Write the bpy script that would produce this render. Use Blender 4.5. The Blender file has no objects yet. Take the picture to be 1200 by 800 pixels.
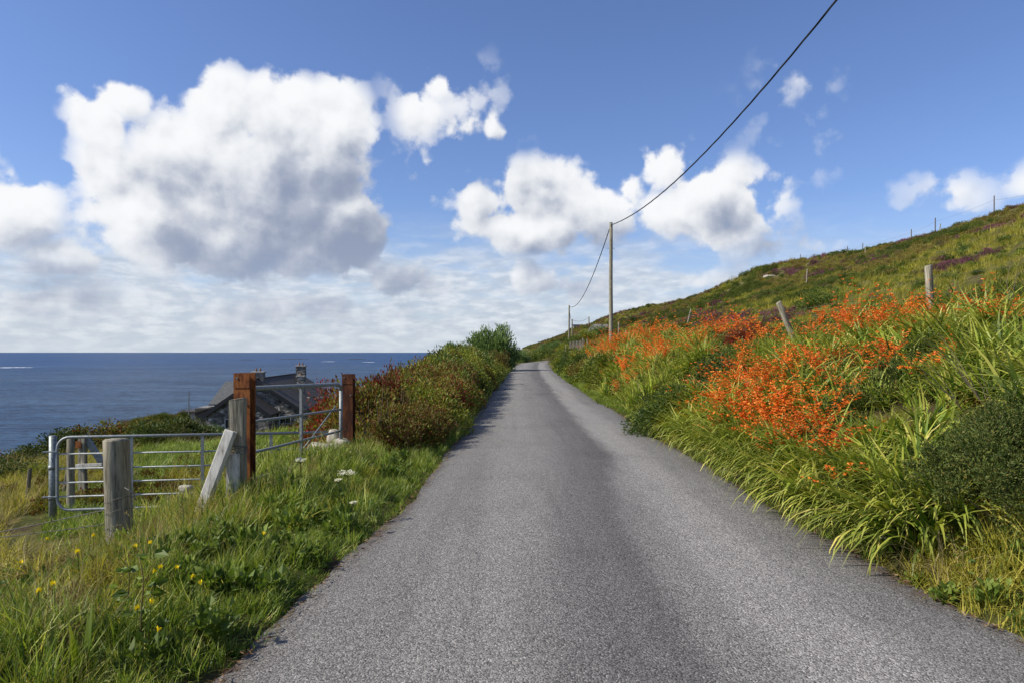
import bpy, math, numpy as np
from math import radians, pi, sin, cos

# ------------------------------------------------------------ scene, camera, light
scene = bpy.context.scene
COL = scene.collection
RNG = np.random.default_rng(11)

cam_d = bpy.data.cameras.new('camera')
cam = bpy.data.objects.new('camera', cam_d)
COL.objects.link(cam)
cam.location = (0, 0, 1.6)
cam.rotation_euler = (radians(90), 0, 0)
cam_d.lens = 24.0
cam_d.sensor_width = 36.0
cam_d.shift_y = 12 / 1200
cam_d.clip_start = 0.05
cam_d.clip_end = 120000
scene.camera = cam

scene.view_settings.view_transform = 'Standard'
scene.view_settings.look = 'None'
scene.view_settings.exposure = 0.20
scene.view_settings.gamma = 1.0
scene.cycles.max_bounces = 6
scene.cycles.diffuse_bounces = 3
scene.cycles.glossy_bounces = 2
scene.cycles.transmission_bounces = 3
scene.cycles.transparent_max_bounces = 8

SUN_EL = radians(41)
SUN_DIR = np.array([-0.95, -0.24]) ; SUN_DIR /= np.linalg.norm(SUN_DIR)   # towards the sun
sd = bpy.data.lights.new('sun', 'SUN')
sd.energy = 5.0
sd.angle = radians(0.5)
sd.color = (1.0, 0.93, 0.80)
sun = bpy.data.objects.new('sun', sd)
COL.objects.link(sun)
from mathutils import Vector
svec = Vector((SUN_DIR[0] * cos(SUN_EL), SUN_DIR[1] * cos(SUN_EL), sin(SUN_EL)))
sun.rotation_euler = svec.to_track_quat('Z', 'Y').to_euler()
sun.location = (-30, -10, 40)


class NT:
    """tiny node helper"""
    def __init__(self, nt):
        self.nt = nt; self.L = nt.links
    def n(self, t, **kw):
        nd = self.nt.nodes.new(t)
        for k, v in kw.items():
            setattr(nd, k, v)
        return nd
    def put(self, sock, v):
        if hasattr(v, 'links') or isinstance(v, bpy.types.NodeSocket):
            self.L.new(v, sock)
        elif isinstance(v, (tuple, list)):
            sock.default_value = v if len(v) == len(sock.default_value) else tuple(v) + (1,)
        else:
            sock.default_value = v
    def m(self, op, a, b=None, c=None, clamp=False):
        nd = self.n('ShaderNodeMath', operation=op, use_clamp=clamp)
        self.put(nd.inputs[0], a)
        if b is not None: self.put(nd.inputs[1], b)
        if c is not None: self.put(nd.inputs[2], c)
        return nd.outputs[0]
    def v(self, op, a, b=None, out=0):
        nd = self.n('ShaderNodeVectorMath', operation=op)
        self.put(nd.inputs[0], a)
        if b is not None: self.put(nd.inputs[1], b)
        return nd.outputs[out]
    def mix(self, f, a, b, mode='MIX'):
        nd = self.n('ShaderNodeMix', data_type='RGBA', blend_type=mode)
        self.put(nd.inputs[0], f); self.put(nd.inputs[6], a); self.put(nd.inputs[7], b)
        return nd.outputs[2]
    def sm(self, x, a, b, lo=0.0, hi=1.0):
        nd = self.n('ShaderNodeMapRange', interpolation_type='SMOOTHSTEP')
        self.put(nd.inputs[0], x)
        for i, q in enumerate((a, b, lo, hi)):
            self.put(nd.inputs[i + 1], q)
        return nd.outputs[0]
    def noise(self, vec, scale, detail=4, rough=0.5, dist=0.0, out=0, typ=None):
        nd = self.n('ShaderNodeTexNoise')
        if vec is not None: self.put(nd.inputs['Vector'], vec)
        self.put(nd.inputs['Scale'], scale); self.put(nd.inputs['Detail'], detail)
        self.put(nd.inputs['Roughness'], rough); self.put(nd.inputs['Distortion'], dist)
        return nd.outputs[out]


def ring(cx, cy, rx, ry, s=1.0):
    """a cloud lobe given as the direction (azimuth, elevation) and angular size it has in the sky"""
    az = math.atan2(cx - 600, 800)
    el = math.atan2(412 - cy, math.hypot(800, cx - 600))
    return az, el, rx / 800, ry / 800, s

CLOUDS = [ring(*c) for c in [
    # the great cumulus over the sea
    (262, 122, 50, 54, 1.1), (325, 125, 70, 50, 1.1), (392, 142, 62, 60, 1.05), (255, 195, 120, 80, 1.2),
    (345, 215, 110, 95, 1.3), (400, 268, 62, 66, 1.2), (200, 245, 110, 72, 1.2), (300, 285, 130, 46, 1.1),
    (122, 200, 46, 48, .95), (110, 145, 30, 50, .9), (138, 114, 40, 24, .8), (155, 240, 58, 52, 1.0),
    # thin broken cloud right of it
    (520, 98, 32, 32, .58), (498, 130, 40, 42, .58), (540, 158, 40, 28, .55), (574, 158, 22, 26, .6),
    (530, 130, 80, 60, .30), (500, 190, 56, 70, .26), (476, 205, 40, 70, .24), (505, 240, 28, 50, .22),
    # left edge
    (8, 250, 56, 46, 1.0), (82, 300, 52, 26, .7), (-60, 240, 70, 60, 1.0),
    # pair behind the pole
    (590, 262, 60, 36, .8), (720, 225, 40, 34, .6), (880, 232, 44, 40, .6), (845, 275, 90, 24, .55),
    (560, 240, 38, 36, .95), (640, 222, 76, 44, 1.05), (620, 270, 120, 40, 1.05), (690, 250, 70, 50, .95),
    (778, 190, 48, 38, .8), (840, 222, 74, 44, .98), (800, 250, 100, 38, .78), (878, 246, 44, 40, .7),
    # small ones
    (932, 104, 40, 34, .16), (935, 175, 40, 36, .08), (1112, 232, 50, 32, .34), (1212, 214, 34, 26, .6),
    (905, 290, 80, 26, .34), (815, 330, 70, 26, .38), (245, 352, 46, 20, .55), (640, 330, 120, 26, .55),
    (480, 330, 90, 26, .5), (60, 350, 120, 30, .5), (300, 360, 240, 24, .5),
]]


def make_cloud_group(mass_only=False):
    g = bpy.data.node_groups.new('cloud_mass' if mass_only else 'cloud_density', 'ShaderNodeTree')
    g.interface.new_socket('P', in_out='INPUT', socket_type='NodeSocketVector')
    g.interface.new_socket('D', in_out='OUTPUT', socket_type='NodeSocketFloat')
    g.interface.new_socket('Mass', in_out='OUTPUT', socket_type='NodeSocketFloat')
    N = NT(g)
    P = N.n('NodeGroupInput').outputs[0]
    warp = N.noise(P, 7.0, 3, .5, out=1)
    w = N.v('MULTIPLY', N.v('SUBTRACT', warp, (.5, .5, .5)), (.085, .06, 0))
    Q = N.v('ADD', P, w)
    acc = None
    for az, el, rx, ry, s in CLOUDS:
        d = N.v('SUBTRACT', Q, (az, el, 0))
        d = N.v('MULTIPLY', d, (1 / rx, 1 / ry, 0))
        ln = N.v('LENGTH', d, out=1)
        f = N.m('MULTIPLY_ADD', ln, -s, s)
        acc = f if acc is None else N.m('SMOOTH_MAX', acc, f, .12)
    acc = N.m('MAXIMUM', acc, -.6)
    # scattered fair weather cloud where the photograph does not look
    far = N.m('MULTIPLY_ADD', N.noise(P, 3.2, 3, .5), 2.4, -1.25)
    sx = N.n('ShaderNodeSeparateXYZ'); N.put(sx.inputs[0], P)
    out = N.m('MAXIMUM', N.sm(N.m('ABSOLUTE', sx.outputs[0]), .72, .95), N.sm(sx.outputs[1], .52, .75))
    far = N.m('MULTIPLY_ADD', N.m('SUBTRACT', 1.0, out), -1.5, far)
    acc = N.m('MAXIMUM', acc, far)
    if mass_only:
        go = N.n('NodeGroupOutput'); N.put(go.inputs[1], acc); return g
    n1 = N.noise(P, 11.0, 9, .56)
    n2 = N.noise(P, 34.0, 9, .66)
    fine = N.v('ADD', P, N.v('MULTIPLY', N.v('SUBTRACT', N.noise(P, 26.0, 4, .6, out=1), (.5, .5, .5)), (.03, .03, 0)))
    def puff(sc):
        v = N.n('ShaderNodeTexVoronoi', feature='SMOOTH_F1'); N.put(v.inputs['Vector'], fine)
        v.inputs['Scale'].default_value = sc; v.inputs['Smoothness'].default_value = .35
        return v.outputs['Distance']
    nn = N.m('ADD', N.m('MULTIPLY_ADD', n1, .95, -.475), N.m('MULTIPLY_ADD', n2, .42, -.21))
    nn = N.m('ADD', nn, N.m('MULTIPLY_ADD', puff(15.0), -.75, .33))
    nn = N.m('ADD', nn, N.m('MULTIPLY_ADD', puff(36.0), -.36, .20))
    nn = N.m('ADD', nn, N.m('MULTIPLY_ADD', puff(80.0), -.16, .09))
    D = N.m('ADD', acc, nn)
    go = N.n('NodeGroupOutput'); N.put(go.inputs[0], D); N.put(go.inputs[1], acc)
    return g


def make_world():
    w = bpy.data.worlds.new('World')
    scene.world = w
    w.use_nodes = True
    nt = w.node_tree
    nt.nodes.clear()
    N = NT(nt)
    sky = N.n('ShaderNodeTexSky', sky_type='NISHITA')
    sky.sun_disc = False
    sky.sun_elevation = SUN_EL
    sky.sun_rotation = math.atan2(SUN_DIR[0], SUN_DIR[1])
    sky.altitude = 40
    sky.air_density = 1.0
    sky.dust_density = .6
    sky.ozone_density = 2.5
    d = N.n('ShaderNodeTexCoord').outputs['Generated']
    d = N.v('NORMALIZE', d)
    s = N.n('ShaderNodeSeparateXYZ'); N.put(s.inputs[0], d)
    az = N.m('ARCTAN2', s.outputs[0], s.outputs[1])
    el = N.m('ARCSINE', s.outputs[2])
    c = N.n('ShaderNodeCombineXYZ'); N.put(c.inputs[0], az); N.put(c.inputs[1], el)
    P = c.outputs[0]
    grp = make_cloud_group()
    def dens(p, o=0):
        g = N.n('ShaderNodeGroup', node_tree=grp); N.put(g.inputs[0], p); return g.outputs[o]
    g0 = N.n('ShaderNodeGroup', node_tree=grp); N.put(g0.inputs[0], P)
    D0, mass = g0.outputs[0], g0.outputs[1]
    D1 = dens(N.v('ADD', P, (-.010, .016, 0)))
    g2 = N.n('ShaderNodeGroup', node_tree=make_cloud_group(True)); N.put(g2.inputs[0], N.v('ADD', P, (-.085, .085, 0)))
    M2 = g2.outputs[1]
    a = N.m('MULTIPLY', N.sm(D0, .04, .32), N.sm(mass, -.18, .42, 0.0, 1.0))
    relief = N.m('SUBTRACT', D1, D0)
    thick = N.m('ADD', N.m('MULTIPLY', N.m('MAXIMUM', M2, -.1), .95), N.m('MULTIPLY', relief, .85))
    thick = N.m('ADD', thick, N.m('MULTIPLY', N.m('MAXIMUM', D0, 0.0), .16))
    shade = N.sm(N.m('ADD', thick, N.m('MULTIPLY_ADD', N.noise(P, 6.0, 5, .55), .5, -.25)), -.38, 1.30)
    r = N.n('ShaderNodeValToRGB'); N.put(r.inputs[0], shade)
    cr = r.color_ramp
    cr.elements[0].position = 0; cr.elements[0].color = (.88, .89, .91, 1)
    cr.elements[1].position = 1; cr.elements[1].color = (.27, .32, .44, 1)
    e = cr.elements.new(.35); e.color = (.70, .725, .77, 1)
    e = cr.elements.new(.68); e.color = (.46, .50, .59, 1)
    cloud = r.outputs[0]
    # low, hazy layer along the horizon
    st = N.v('MULTIPLY', P, (1.0, 3.2, 1))
    bn = N.noise(st, 9.0, 8, .58, .3)
    bn2 = N.noise(st, 26.0, 5, .55)
    band = N.m('MULTIPLY', N.sm(el, .21, .10), N.sm(N.m('ADD', bn, N.m('MULTIPLY_ADD', el, -1.0, .14)), .34, .60))
    rightfade = N.sm(az, .16, .5, 1.0, .35)
    band = N.m('MULTIPLY', band, rightfade)
    bcol = N.mix(N.sm(bn2, .35, .7), (.50, .56, .65), (.76, .79, .83))
    base = N.v('SCALE', sky.outputs[0]); 
    sc_ = base.node; sc_.inputs[3].default_value = 0.1
    skyc = N.mix(1.0, sc_.outputs[0], SKYT, 'MULTIPLY')
    hz = N.sm(el, .22, -.01)
    skyc = N.mix(N.m('MULTIPLY', hz, .62), skyc, (.52, .60, .69))
    c1 = N.mix(N.m('MULTIPLY', band, .82), skyc, bcol)
    c1 = N.mix(N.m('MULTIPLY', N.sm(el, .05, -.005), .6), c1, (.55, .62, .69))
    # distant clouds sink into the same haze
    lowf = N.sm(el, .02, .17, .55, 1.0)
    c2 = N.mix(N.m('MULTIPLY', a, lowf), c1, cloud)
    bg = N.n('ShaderNodeBackground')
    N.put(bg.inputs[0], N.mix(1.0, c2, (10, 10, 10, 1), 'MULTIPLY'))
    bg.inputs[1].default_value = 0.094
    o = N.n('ShaderNodeOutputWorld'); N.L.new(bg.outputs[0], o.inputs[0])
    w.cycles.sampling_method = 'MANUAL'
    w.cycles.sample_map_resolution = 512

SKYT = (1.0, 1.08, 1.38, 1)
make_world()

# ------------------------------------------------------------ helpers
def rgb(*c): return tuple(c) + (1,)

def new_mat(name):
    m = bpy.data.materials.new(name)
    m.use_nodes = True
    N = NT(m.node_tree)
    b = m.node_tree.nodes['Principled BSDF']
    return m, N, b

def leaf_mat(name, ramp, rough=.55, trans=.35, vary=.25, spec=.3, tipcol=None, tipamt=.5):
    """foliage: colour picked per leaf (attribute tint), light passes through the blade"""
    m, N, b = new_mat(name)
    at = N.n('ShaderNodeAttribute', attribute_name='tint').outputs['Fac']
    oi = N.n('ShaderNodeObjectInfo').outputs['Random']
    r = N.n('ShaderNodeValToRGB')
    t = N.m('ADD', N.m('MULTIPLY', at, .75), N.m('MULTIPLY', oi, .25))
    N.put(r.inputs[0], t)
    cr = r.color_ramp
    while len(cr.elements) < len(ramp): cr.elements.new(.5)
    for e, (p, c) in zip(cr.elements, ramp):
        e.position = p; e.color = tuple(c) + (1,)
    col = r.outputs[0]
    if tipcol:
        tt = N.n('ShaderNodeAttribute', attribute_name='tip').outputs['Fac']
        col = N.mix(N.m('MULTIPLY', N.sm(tt, .35, 1.0), tipamt), col, tipcol + (1,))
    val = N.m('MULTIPLY_ADD', oi, vary, 1 - vary / 2)
    col = N.mix(1.0, col, N.n('ShaderNodeCombineColor').outputs[0], 'MULTIPLY')
    cc = col.node.inputs[7].links[0].from_node
    for i in range(3): N.put(cc.inputs[i], val)
    N.put(b.inputs['Base Color'], col)
    b.inputs['Roughness'].default_value = rough
    b.inputs['Specular IOR Level'].default_value = spec
    tr = N.n('ShaderNodeBsdfTranslucent')
    N.put(tr.inputs[0], N.mix(1.0, col, (1.25, 1.25, .7, 1), 'MULTIPLY'))
    mx = N.n('ShaderNodeMixShader'); mx.inputs[0].default_value = trans
    N.L.new(b.outputs[0], mx.inputs[1]); N.L.new(tr.outputs[0], mx.inputs[2])
    N.L.new(mx.outputs[0], m.node_tree.nodes['Material Output'].inputs[0])
    return m

def mesh_from(name, V, F, mat=None, attrs=None, smooth=False, quads=None):
    """V (n,3), F (m,k) arrays or list of arrays with mixed k"""
    me = bpy.data.meshes.new(name)
    V = np.asarray(V, np.float32)
    Fl = F if isinstance(F, list) else [F]
    Fl = [np.asarray(f, np.int32) for f in Fl if len(f)]
    me.vertices.add(len(V)); me.vertices.foreach_set('co', V.ravel())
    nl = sum(f.size for f in Fl); npoly = sum(len(f) for f in Fl)
    me.loops.add(nl); me.polygons.add(npoly)
    me.loops.foreach_set('vertex_index', np.concatenate([f.ravel() for f in Fl]))
    tot = np.concatenate([np.full(len(f), f.shape[1], np.int32) for f in Fl])
    me.polygons.foreach_set('loop_start', np.concatenate([[0], np.cumsum(tot)[:-1]]).astype(np.int32))
    me.polygons.foreach_set('loop_total', tot)
    me.polygons.foreach_set('use_smooth', np.full(npoly, bool(smooth)))
    me.update(calc_edges=True)
    if attrs:
        for k, a in attrs.items():
            at = me.attributes.new(k, 'FLOAT', 'POINT')
            at.data.foreach_set('value', np.asarray(a, np.float32))
    if mat: me.materials.append(mat)
    return me

def obj(name, me, parent=None, loc=None, rot=None, **props):
    o = bpy.data.objects.new(name, me)
    COL.objects.link(o)
    if parent is not None: o.parent = parent
    if loc is not None: o.location = loc
    if rot is not None: o.rotation_euler = rot
    for k, v in props.items(): o[k] = v
    return o

def thing(name, label, cat, loc=(0, 0, 0), rz=0.0, group=None):
    o = obj(name, None, None, loc, (0, 0, rz), label=label, category=cat)
    if group: o['group'] = group
    return o

class MB:
    """collects shapes for one mesh"""
    def __init__(s): s.V = []; s.F = {}; s.n = 0
    def add(s, V, F):
        V = np.asarray(V, float)
        s.V.append(V)
        for f in F:
            s.F.setdefault(len(f), []).append([i + s.n for i in f])
        s.n += len(V)
        return s
    def box(s, c, d, rot=None, taper=1.0):
        c = np.array(c, float); d = np.array(d, float) / 2
        P = np.array([[x, y, z] for z in (-1, 1) for y in (-1, 1) for x in (-1, 1)], float) * d
        P[4:, :2] *= taper
        if rot is not None: P = P @ np.array(rot).T
        return s.add(P + c, [(0, 2, 3, 1), (4, 5, 7, 6), (0, 1, 5, 4), (1, 3, 7, 5), (3, 2, 6, 7), (2, 0, 4, 6)])
    def tube(s, pts, r, n=8, cap=True):
        pts = np.array(pts, float)
        r = np.full(len(pts), r) if np.isscalar(r) else np.array(r, float)
        T = np.gradient(pts, axis=0); T /= np.linalg.norm(T, axis=1)[:, None] + 1e-9
        up = np.array([0, 0, 1.0]) if abs(T[0][2]) < .9 else np.array([0, 1.0, 0])
        V = []
        for p, t, rr in zip(pts, T, r):
            a = np.cross(t, up)
            if np.linalg.norm(a) < 1e-3: a = np.array([1., 0, 0])
            a /= np.linalg.norm(a); b = np.cross(t, a); b /= np.linalg.norm(b); up = np.cross(a, t)
            up = -up if np.dot(up, b) < 0 and False else up
            for k in range(n):
                q = 2 * pi * k / n
                V.append(p + rr * (cos(q) * a + sin(q) * up))
        F = []
        for i in range(len(pts) - 1):
            for k in range(n):
                k2 = (k + 1) % n
                F.append((i * n + k, (i + 1) * n + k, (i + 1) * n + k2, i * n + k2))
        if cap:
            F.append(tuple(range(n))); F.append(tuple(reversed([(len(pts) - 1) * n + k for k in range(n)])))
        return s.add(V, F)
    def mesh(s, name, mat, smooth=False):
        V = np.concatenate(s.V)
        return mesh_from(name, V, [np.array(f) for f in s.F.values()], mat, smooth=smooth)

# value noise -------------------------------------------------------------
def _h(ix, iy, seed):
    n = (ix.astype(np.int64) * 374761393 + iy.astype(np.int64) * 668265263 + seed * 1442695041) & 0xffffffff
    n = ((n ^ (n >> 13)) * 1274126177) & 0xffffffff
    return ((n ^ (n >> 16)) & 0xffff) / 65535.0

def vnoise(x, y, seed=0):
    x = np.asarray(x, float); y = np.asarray(y, float)
    ix = np.floor(x); iy = np.floor(y); fx = x - ix; fy = y - iy
    fx = fx * fx * (3 - 2 * fx); fy = fy * fy * (3 - 2 * fy)
    ix = ix.astype(np.int64); iy = iy.astype(np.int64)
    a = _h(ix, iy, seed); b = _h(ix + 1, iy, seed); c = _h(ix, iy + 1, seed); d = _h(ix + 1, iy + 1, seed)
    return (a * (1 - fx) + b * fx) * (1 - fy) + (c * (1 - fx) + d * fx) * fy

def fbm(x, y, seed=0, o=4):
    s = 0; a = .5; t = 0
    for i in range(o):
        s = s + a * vnoise(x * 2 ** i, y * 2 ** i, seed + i); t += a; a *= .5
    return s / t

def sstep(a, b, x):
    t = np.clip((np.asarray(x, float) - a) / (b - a), 0, 1)
    return t * t * (3 - 2 * t)

# ------------------------------------------------------------ the lie of the land
RY = [-60, -5, 3.3, 6.8, 9.3, 22, 45, 71, 98, 112, 125, 140, 150, 170, 185, 220, 300]
RX = [1.2, .7, .7, .72, .86, .93, 1.3, 2.05, 3.2, 8.2, 12.0, 15.0, 16.8, 22, 24, 26, 28]
RZ = [0, 0, 0, 0, 0, 0, 0, 0, -.05, .2, 2.2, 4.1, 5.4, 7.8, 9, 10, 11]
_yy = np.linspace(-60, 300, 721)
def _smooth(v, k):
    v = np.interp(_yy, RY, v); ker = np.hanning(k); ker /= ker.sum()
    return np.convolve(np.pad(v, k // 2, mode='edge'), ker, mode='same')[k // 2:-(k // 2)][:len(_yy)]
_rx = _smooth(RX, 13); _rz = _smooth(RZ, 21)
def road_x(Y): return np.interp(Y, _yy, _rx)
def road_z(Y): return np.interp(Y, _yy, _rz)
def road_hw(Y): return np.interp(Y, [0, 3.3, 6.8, 22, 71, 98, 150, 185], [2.15, 2.12, 1.88, 1.85, 1.95, 2.0, 2.0, 2.0])

def terrain(X, Y, fine=True):
    X = np.asarray(X, float); Y = np.asarray(Y, float)
    Yc = np.clip(Y, -60, 92)
    eR = road_x(Yc) + road_hw(Yc); eL = road_x(Yc) - road_hw(Yc)
    X_ = X; X = X + 8 * sstep(120, 240, Y)
    s = X - eR
    zr = np.interp(s, [0, .4, 1, 2, 3, 4, 5, 7, 12, 22, 37, 57, 80, 140, 300, 420],
                   [0, .08, .42, 1.0, 1.42, 1.75, 2.03, 2.55, 3.95, 7.2, 13.3, 17.2, 18.5, 18, -5, -60])
    # the crest rises and dips a little along the coast
    zr = zr * (1 + .07 * (vnoise(Y / 60 + 3, X * 0, 5) - .5) * sstep(10, 40, s))
    q = eL - X
    zl = np.interp(q, [0, .6, 1.2, 1.7, 2.1, 2.7, 4, 6, 10, 15, 20, 30, 45, 60, 90, 120, 400],
                   [0, .05, .12, .1, -.05, -.38, -.74, -.93, -1.45, -2.3, -3.6, -6.5, -12, -20, -36, -52, -60])
    zl = zl - 2.1 * sstep(25, 60, Y) * sstep(2.5, 10, q) - 1.15 * sstep(18, 29, Y) * sstep(4, 8, q) * sstep(-.50, -.43, X / np.maximum(Y, 1))
    zl = zl - .17 * np.exp(-((q - 2.0) / .55) ** 2) * sstep(6.6, 5.6, Y)
    z = np.where(s > 0, zr, np.where(q > 0, zl, 0))
    amp = sstep(.2, 6, np.maximum(s, q))
    z = z + amp * (.38 * (fbm(X / 5, Y / 5, 3) - .5) + .9 * sstep(12, 40, np.maximum(s, q)) * (fbm(X / 19, Y / 19, 8) - .5) * 1.6)
    # knoll on the skyline, end of the cape
    z = z + 2.4 * np.exp(-(((X - 42) / 10) ** 2 + ((Y - 116) / 18) ** 2))
    X = X_
    z = z - 70 * sstep(330, 620, Y) - 40 * sstep(60, 300, -Y)
    # house yard
    d = np.hypot((X + 27) / 1.2, (Y - 80) / 1.3)
    w = 1 - sstep(12, 20, d)
    z = z * (1 - w) + w * -6.3
    # the far road bed
    d = np.abs(X - road_x(Y)) - road_hw(Y)
    far = sstep(98, 106, Y) * (Y < 300)
    w = (1 - sstep(0, 3.5, d)) * far
    z = z * (1 - w) + w * road_z(Y)
    # under the road sheet
    z = np.where(d < .12, z - .035, z)
    return z

def zt(x, y): return float(terrain(np.array([x]), np.array([y]))[0])

def ray_ground(px, py, h=0.0, ymin=1.5, ymax=200):
    """where the line of sight through a point of the photograph meets ground raised by h"""
    Y = np.geomspace(ymin, ymax, 3000)
    X = (px - 600) / 800 * Y; Z = 1.6 - (py - 412) / 800 * Y
    d = Z - (terrain(X, Y) + h)
    i = np.argmax(d < 0) if (d < 0).any() else len(Y) - 1
    return X[i], Y[i]

def to_px(X, Y, Z):
    Yc = np.maximum(Y, .05)
    return 600 + 800 * X / Yc, 412 - 800 * (Z - 1.6) / Yc

# ------------------------------------------------------------ setting: ground, road, sea
def ground_mat():
    m, N, b = new_mat('ground')
    g = N.n('ShaderNodeNewGeometry').outputs['Position']
    n1 = N.noise(g, .35, 8, .6)
    n2 = N.noise(g, 1.7, 8, .65)
    n3 = N.noise(g, 14, 6, .7)
    c = N.mix(N.sm(n1, .4, .6), (.070, .085, .018, 1), (.130, .125, .030, 1))
    c = N.mix(N.sm(n2, .45, .62), c, (.060, .040, .026, 1))
    c = N.mix(N.m('MULTIPLY', N.sm(n3, .4, .7), .6), c, (.115, .095, .045, 1))
    N.put(b.inputs['Base Color'], c)
    b.inputs['Roughness'].default_value = .95
    b.inputs['Specular IOR Level'].default_value = .1
    bp = N.n('ShaderNodeBump'); bp.inputs['Strength'].default_value = .9; bp.inputs['Distance'].default_value = .12
    N.put(bp.inputs['Height'], N.m('ADD', n2, N.m('MULTIPLY', n3, .5)))
    N.L.new(bp.outputs[0], b.inputs['Normal'])
    return m

def grid_mesh(xs, ys, zf, name, mat):
    X, Y = np.meshgrid(xs, ys)
    V = np.stack([X, Y, zf(X, Y)], -1).reshape(-1, 3)
    nx, ny = len(xs), len(ys)
    i = (np.arange(ny - 1)[:, None] * nx + np.arange(nx - 1)[None]).ravel()
    F = np.stack([i, i + 1, i + nx + 1, i + nx], 1)
    return mesh_from(name, V, F, mat, smooth=True)

def axis(segs):
    out = []
    for a, b, n in segs: out += list(np.linspace(a, b, n, endpoint=False))
    out.append(segs[-1][1]); return np.array(out)

GX = axis([(-500, -130, 12), (-130, -50, 30), (-50, -12, 60), (-12, -4, 45), (-4, 5, 90), (5, 14, 60), (14, 60, 110), (60, 130, 40), (130, 480, 24)])
GY = axis([(-320, -40, 18), (-40, -4, 30), (-4, 14, 100), (14, 40, 90), (40, 110, 120), (110, 260, 150), (260, 660, 80)])
GROUND = ground_mat()
obj('ground', grid_mesh(GX, GY, terrain, 'ground', GROUND), kind='structure')

def road_mat():
    m, N, b = new_mat('chip_seal')
    g = N.n('ShaderNodeNewGeometry').outputs['Position']
    vo = N.n('ShaderNodeTexVoronoi'); N.put(vo.inputs['Vector'], g); vo.inputs['Scale'].default_value = 105
    grit = N.noise(g, 130, 3, .7)
    grit2 = N.noise(g, 38, 3, .7)
    big = N.noise(g, .55, 5, .55)
    at = N.n('ShaderNodeAttribute', attribute_name='across').outputs['Fac']   # -1 left edge .. 1 right edge
    wob = N.m('ADD', at, N.m('MULTIPLY_ADD', N.noise(N.v('MULTIPLY', g, (1.6, .35, 1)), 1.0, 4, .6), .36, -.18))
    def bandf(c0, w):
        d = N.m('ABSOLUTE', N.m('SUBTRACT', wob, c0)); return N.sm(d, w, w * .25)
    sep = N.n('ShaderNodeSeparateColor'); N.put(sep.inputs[0], vo.outputs['Color'])
    r = N.n('ShaderNodeValToRGB'); N.put(r.inputs[0], N.m('ADD', N.m('MULTIPLY', sep.outputs[0], .62), N.m('MULTIPLY', grit, .38)))
    cr = r.color_ramp
    cr.elements[0].position = .12; cr.elements[0].color = (.045, .043, .040, 1)
    cr.elements[1].position = .92; cr.elements[1].color = (.66, .64, .60, 1)
    for p, v in ((.4, .135), (.62, .19), (.78, .25)):
        e = cr.elements.new(p); e.color = (v * 1.06, v * 1.02, v * .95, 1)
    c = r.outputs[0]
    gs = N.n('ShaderNodeSeparateXYZ'); N.put(gs.inputs[0], g)
    shift = N.sm(gs.outputs[1], 3.0, 14.0, -.08, .14)            # the darker strip crosses towards the middle
    k_ = N.m('SUBTRACT', wob, shift)
    strip = N.m('MULTIPLY', N.sm(k_, -.30, .02), N.sm(k_, .27, .12))
    dark = N.m('ADD', N.m('MULTIPLY', strip, .50), N.m('MULTIPLY', N.m('MULTIPLY', N.sm(k_, .02, .14), N.sm(k_, .26, .14)), .14))
    dark = N.m('MAXIMUM', dark, N.m('MULTIPLY', N.sm(N.m('ABSOLUTE', wob), .80, 1.02), .42))
    streak = N.noise(N.v('MULTIPLY', g, (2.6, .10, 1)), 1.0, 6, .65)
    dark = N.m('ADD', dark, N.m('MULTIPLY', N.sm(streak, .48, .66), .20))
    dark = N.m('ADD', dark, N.m('MULTIPLY', N.sm(big, .48, .72), .24), clamp=True)
    lite = N.m('ADD', N.m('MULTIPLY', bandf(.50, .30), .42), N.m('MULTIPLY', bandf(-.45, .28), .20))
    c = N.mix(dark, c, N.mix(1.0, c, (.42, .41, .43, 1), 'MULTIPLY'))
    c = N.mix(1.0, c, N.mix(lite, (1, 1, 1, 1), (1.9, 1.88, 1.86, 1)), 'MULTIPLY')
    # patchy tar bleed
    tar = N.sm(N.noise(N.v('MULTIPLY', g, (1, .5, 1)), 2.6, 7, .7), .58, .74)
    c = N.mix(N.m('MULTIPLY', tar, .35), c, N.mix(1.0, c, (.45, .45, .46, 1), 'MULTIPLY'))
    # leaf mould along the margins
    edge = N.m('MULTIPLY', N.sm(N.m('ABSOLUTE', wob), .90, 1.04), N.sm(N.noise(g, 9, 8, .75), .42, .56))
    c = N.mix(N.m('MULTIPLY', edge, .75), c, (.085, .048, .028, 1))
    N.put(b.inputs['Base Color'], c)
    b.inputs['Roughness'].default_value = .88
    b.inputs['Specular IOR Level'].default_value = .25
    bp = N.n('ShaderNodeBump'); bp.inputs['Strength'].default_value = .8; bp.inputs['Distance'].default_value = .007
    N.put(bp.inputs['Height'], N.m('ADD', N.m('MULTIPLY', vo.outputs['Distance'], -1.0), grit2))
    N.L.new(bp.outputs[0], b.inputs['Normal'])
    return m

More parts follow.
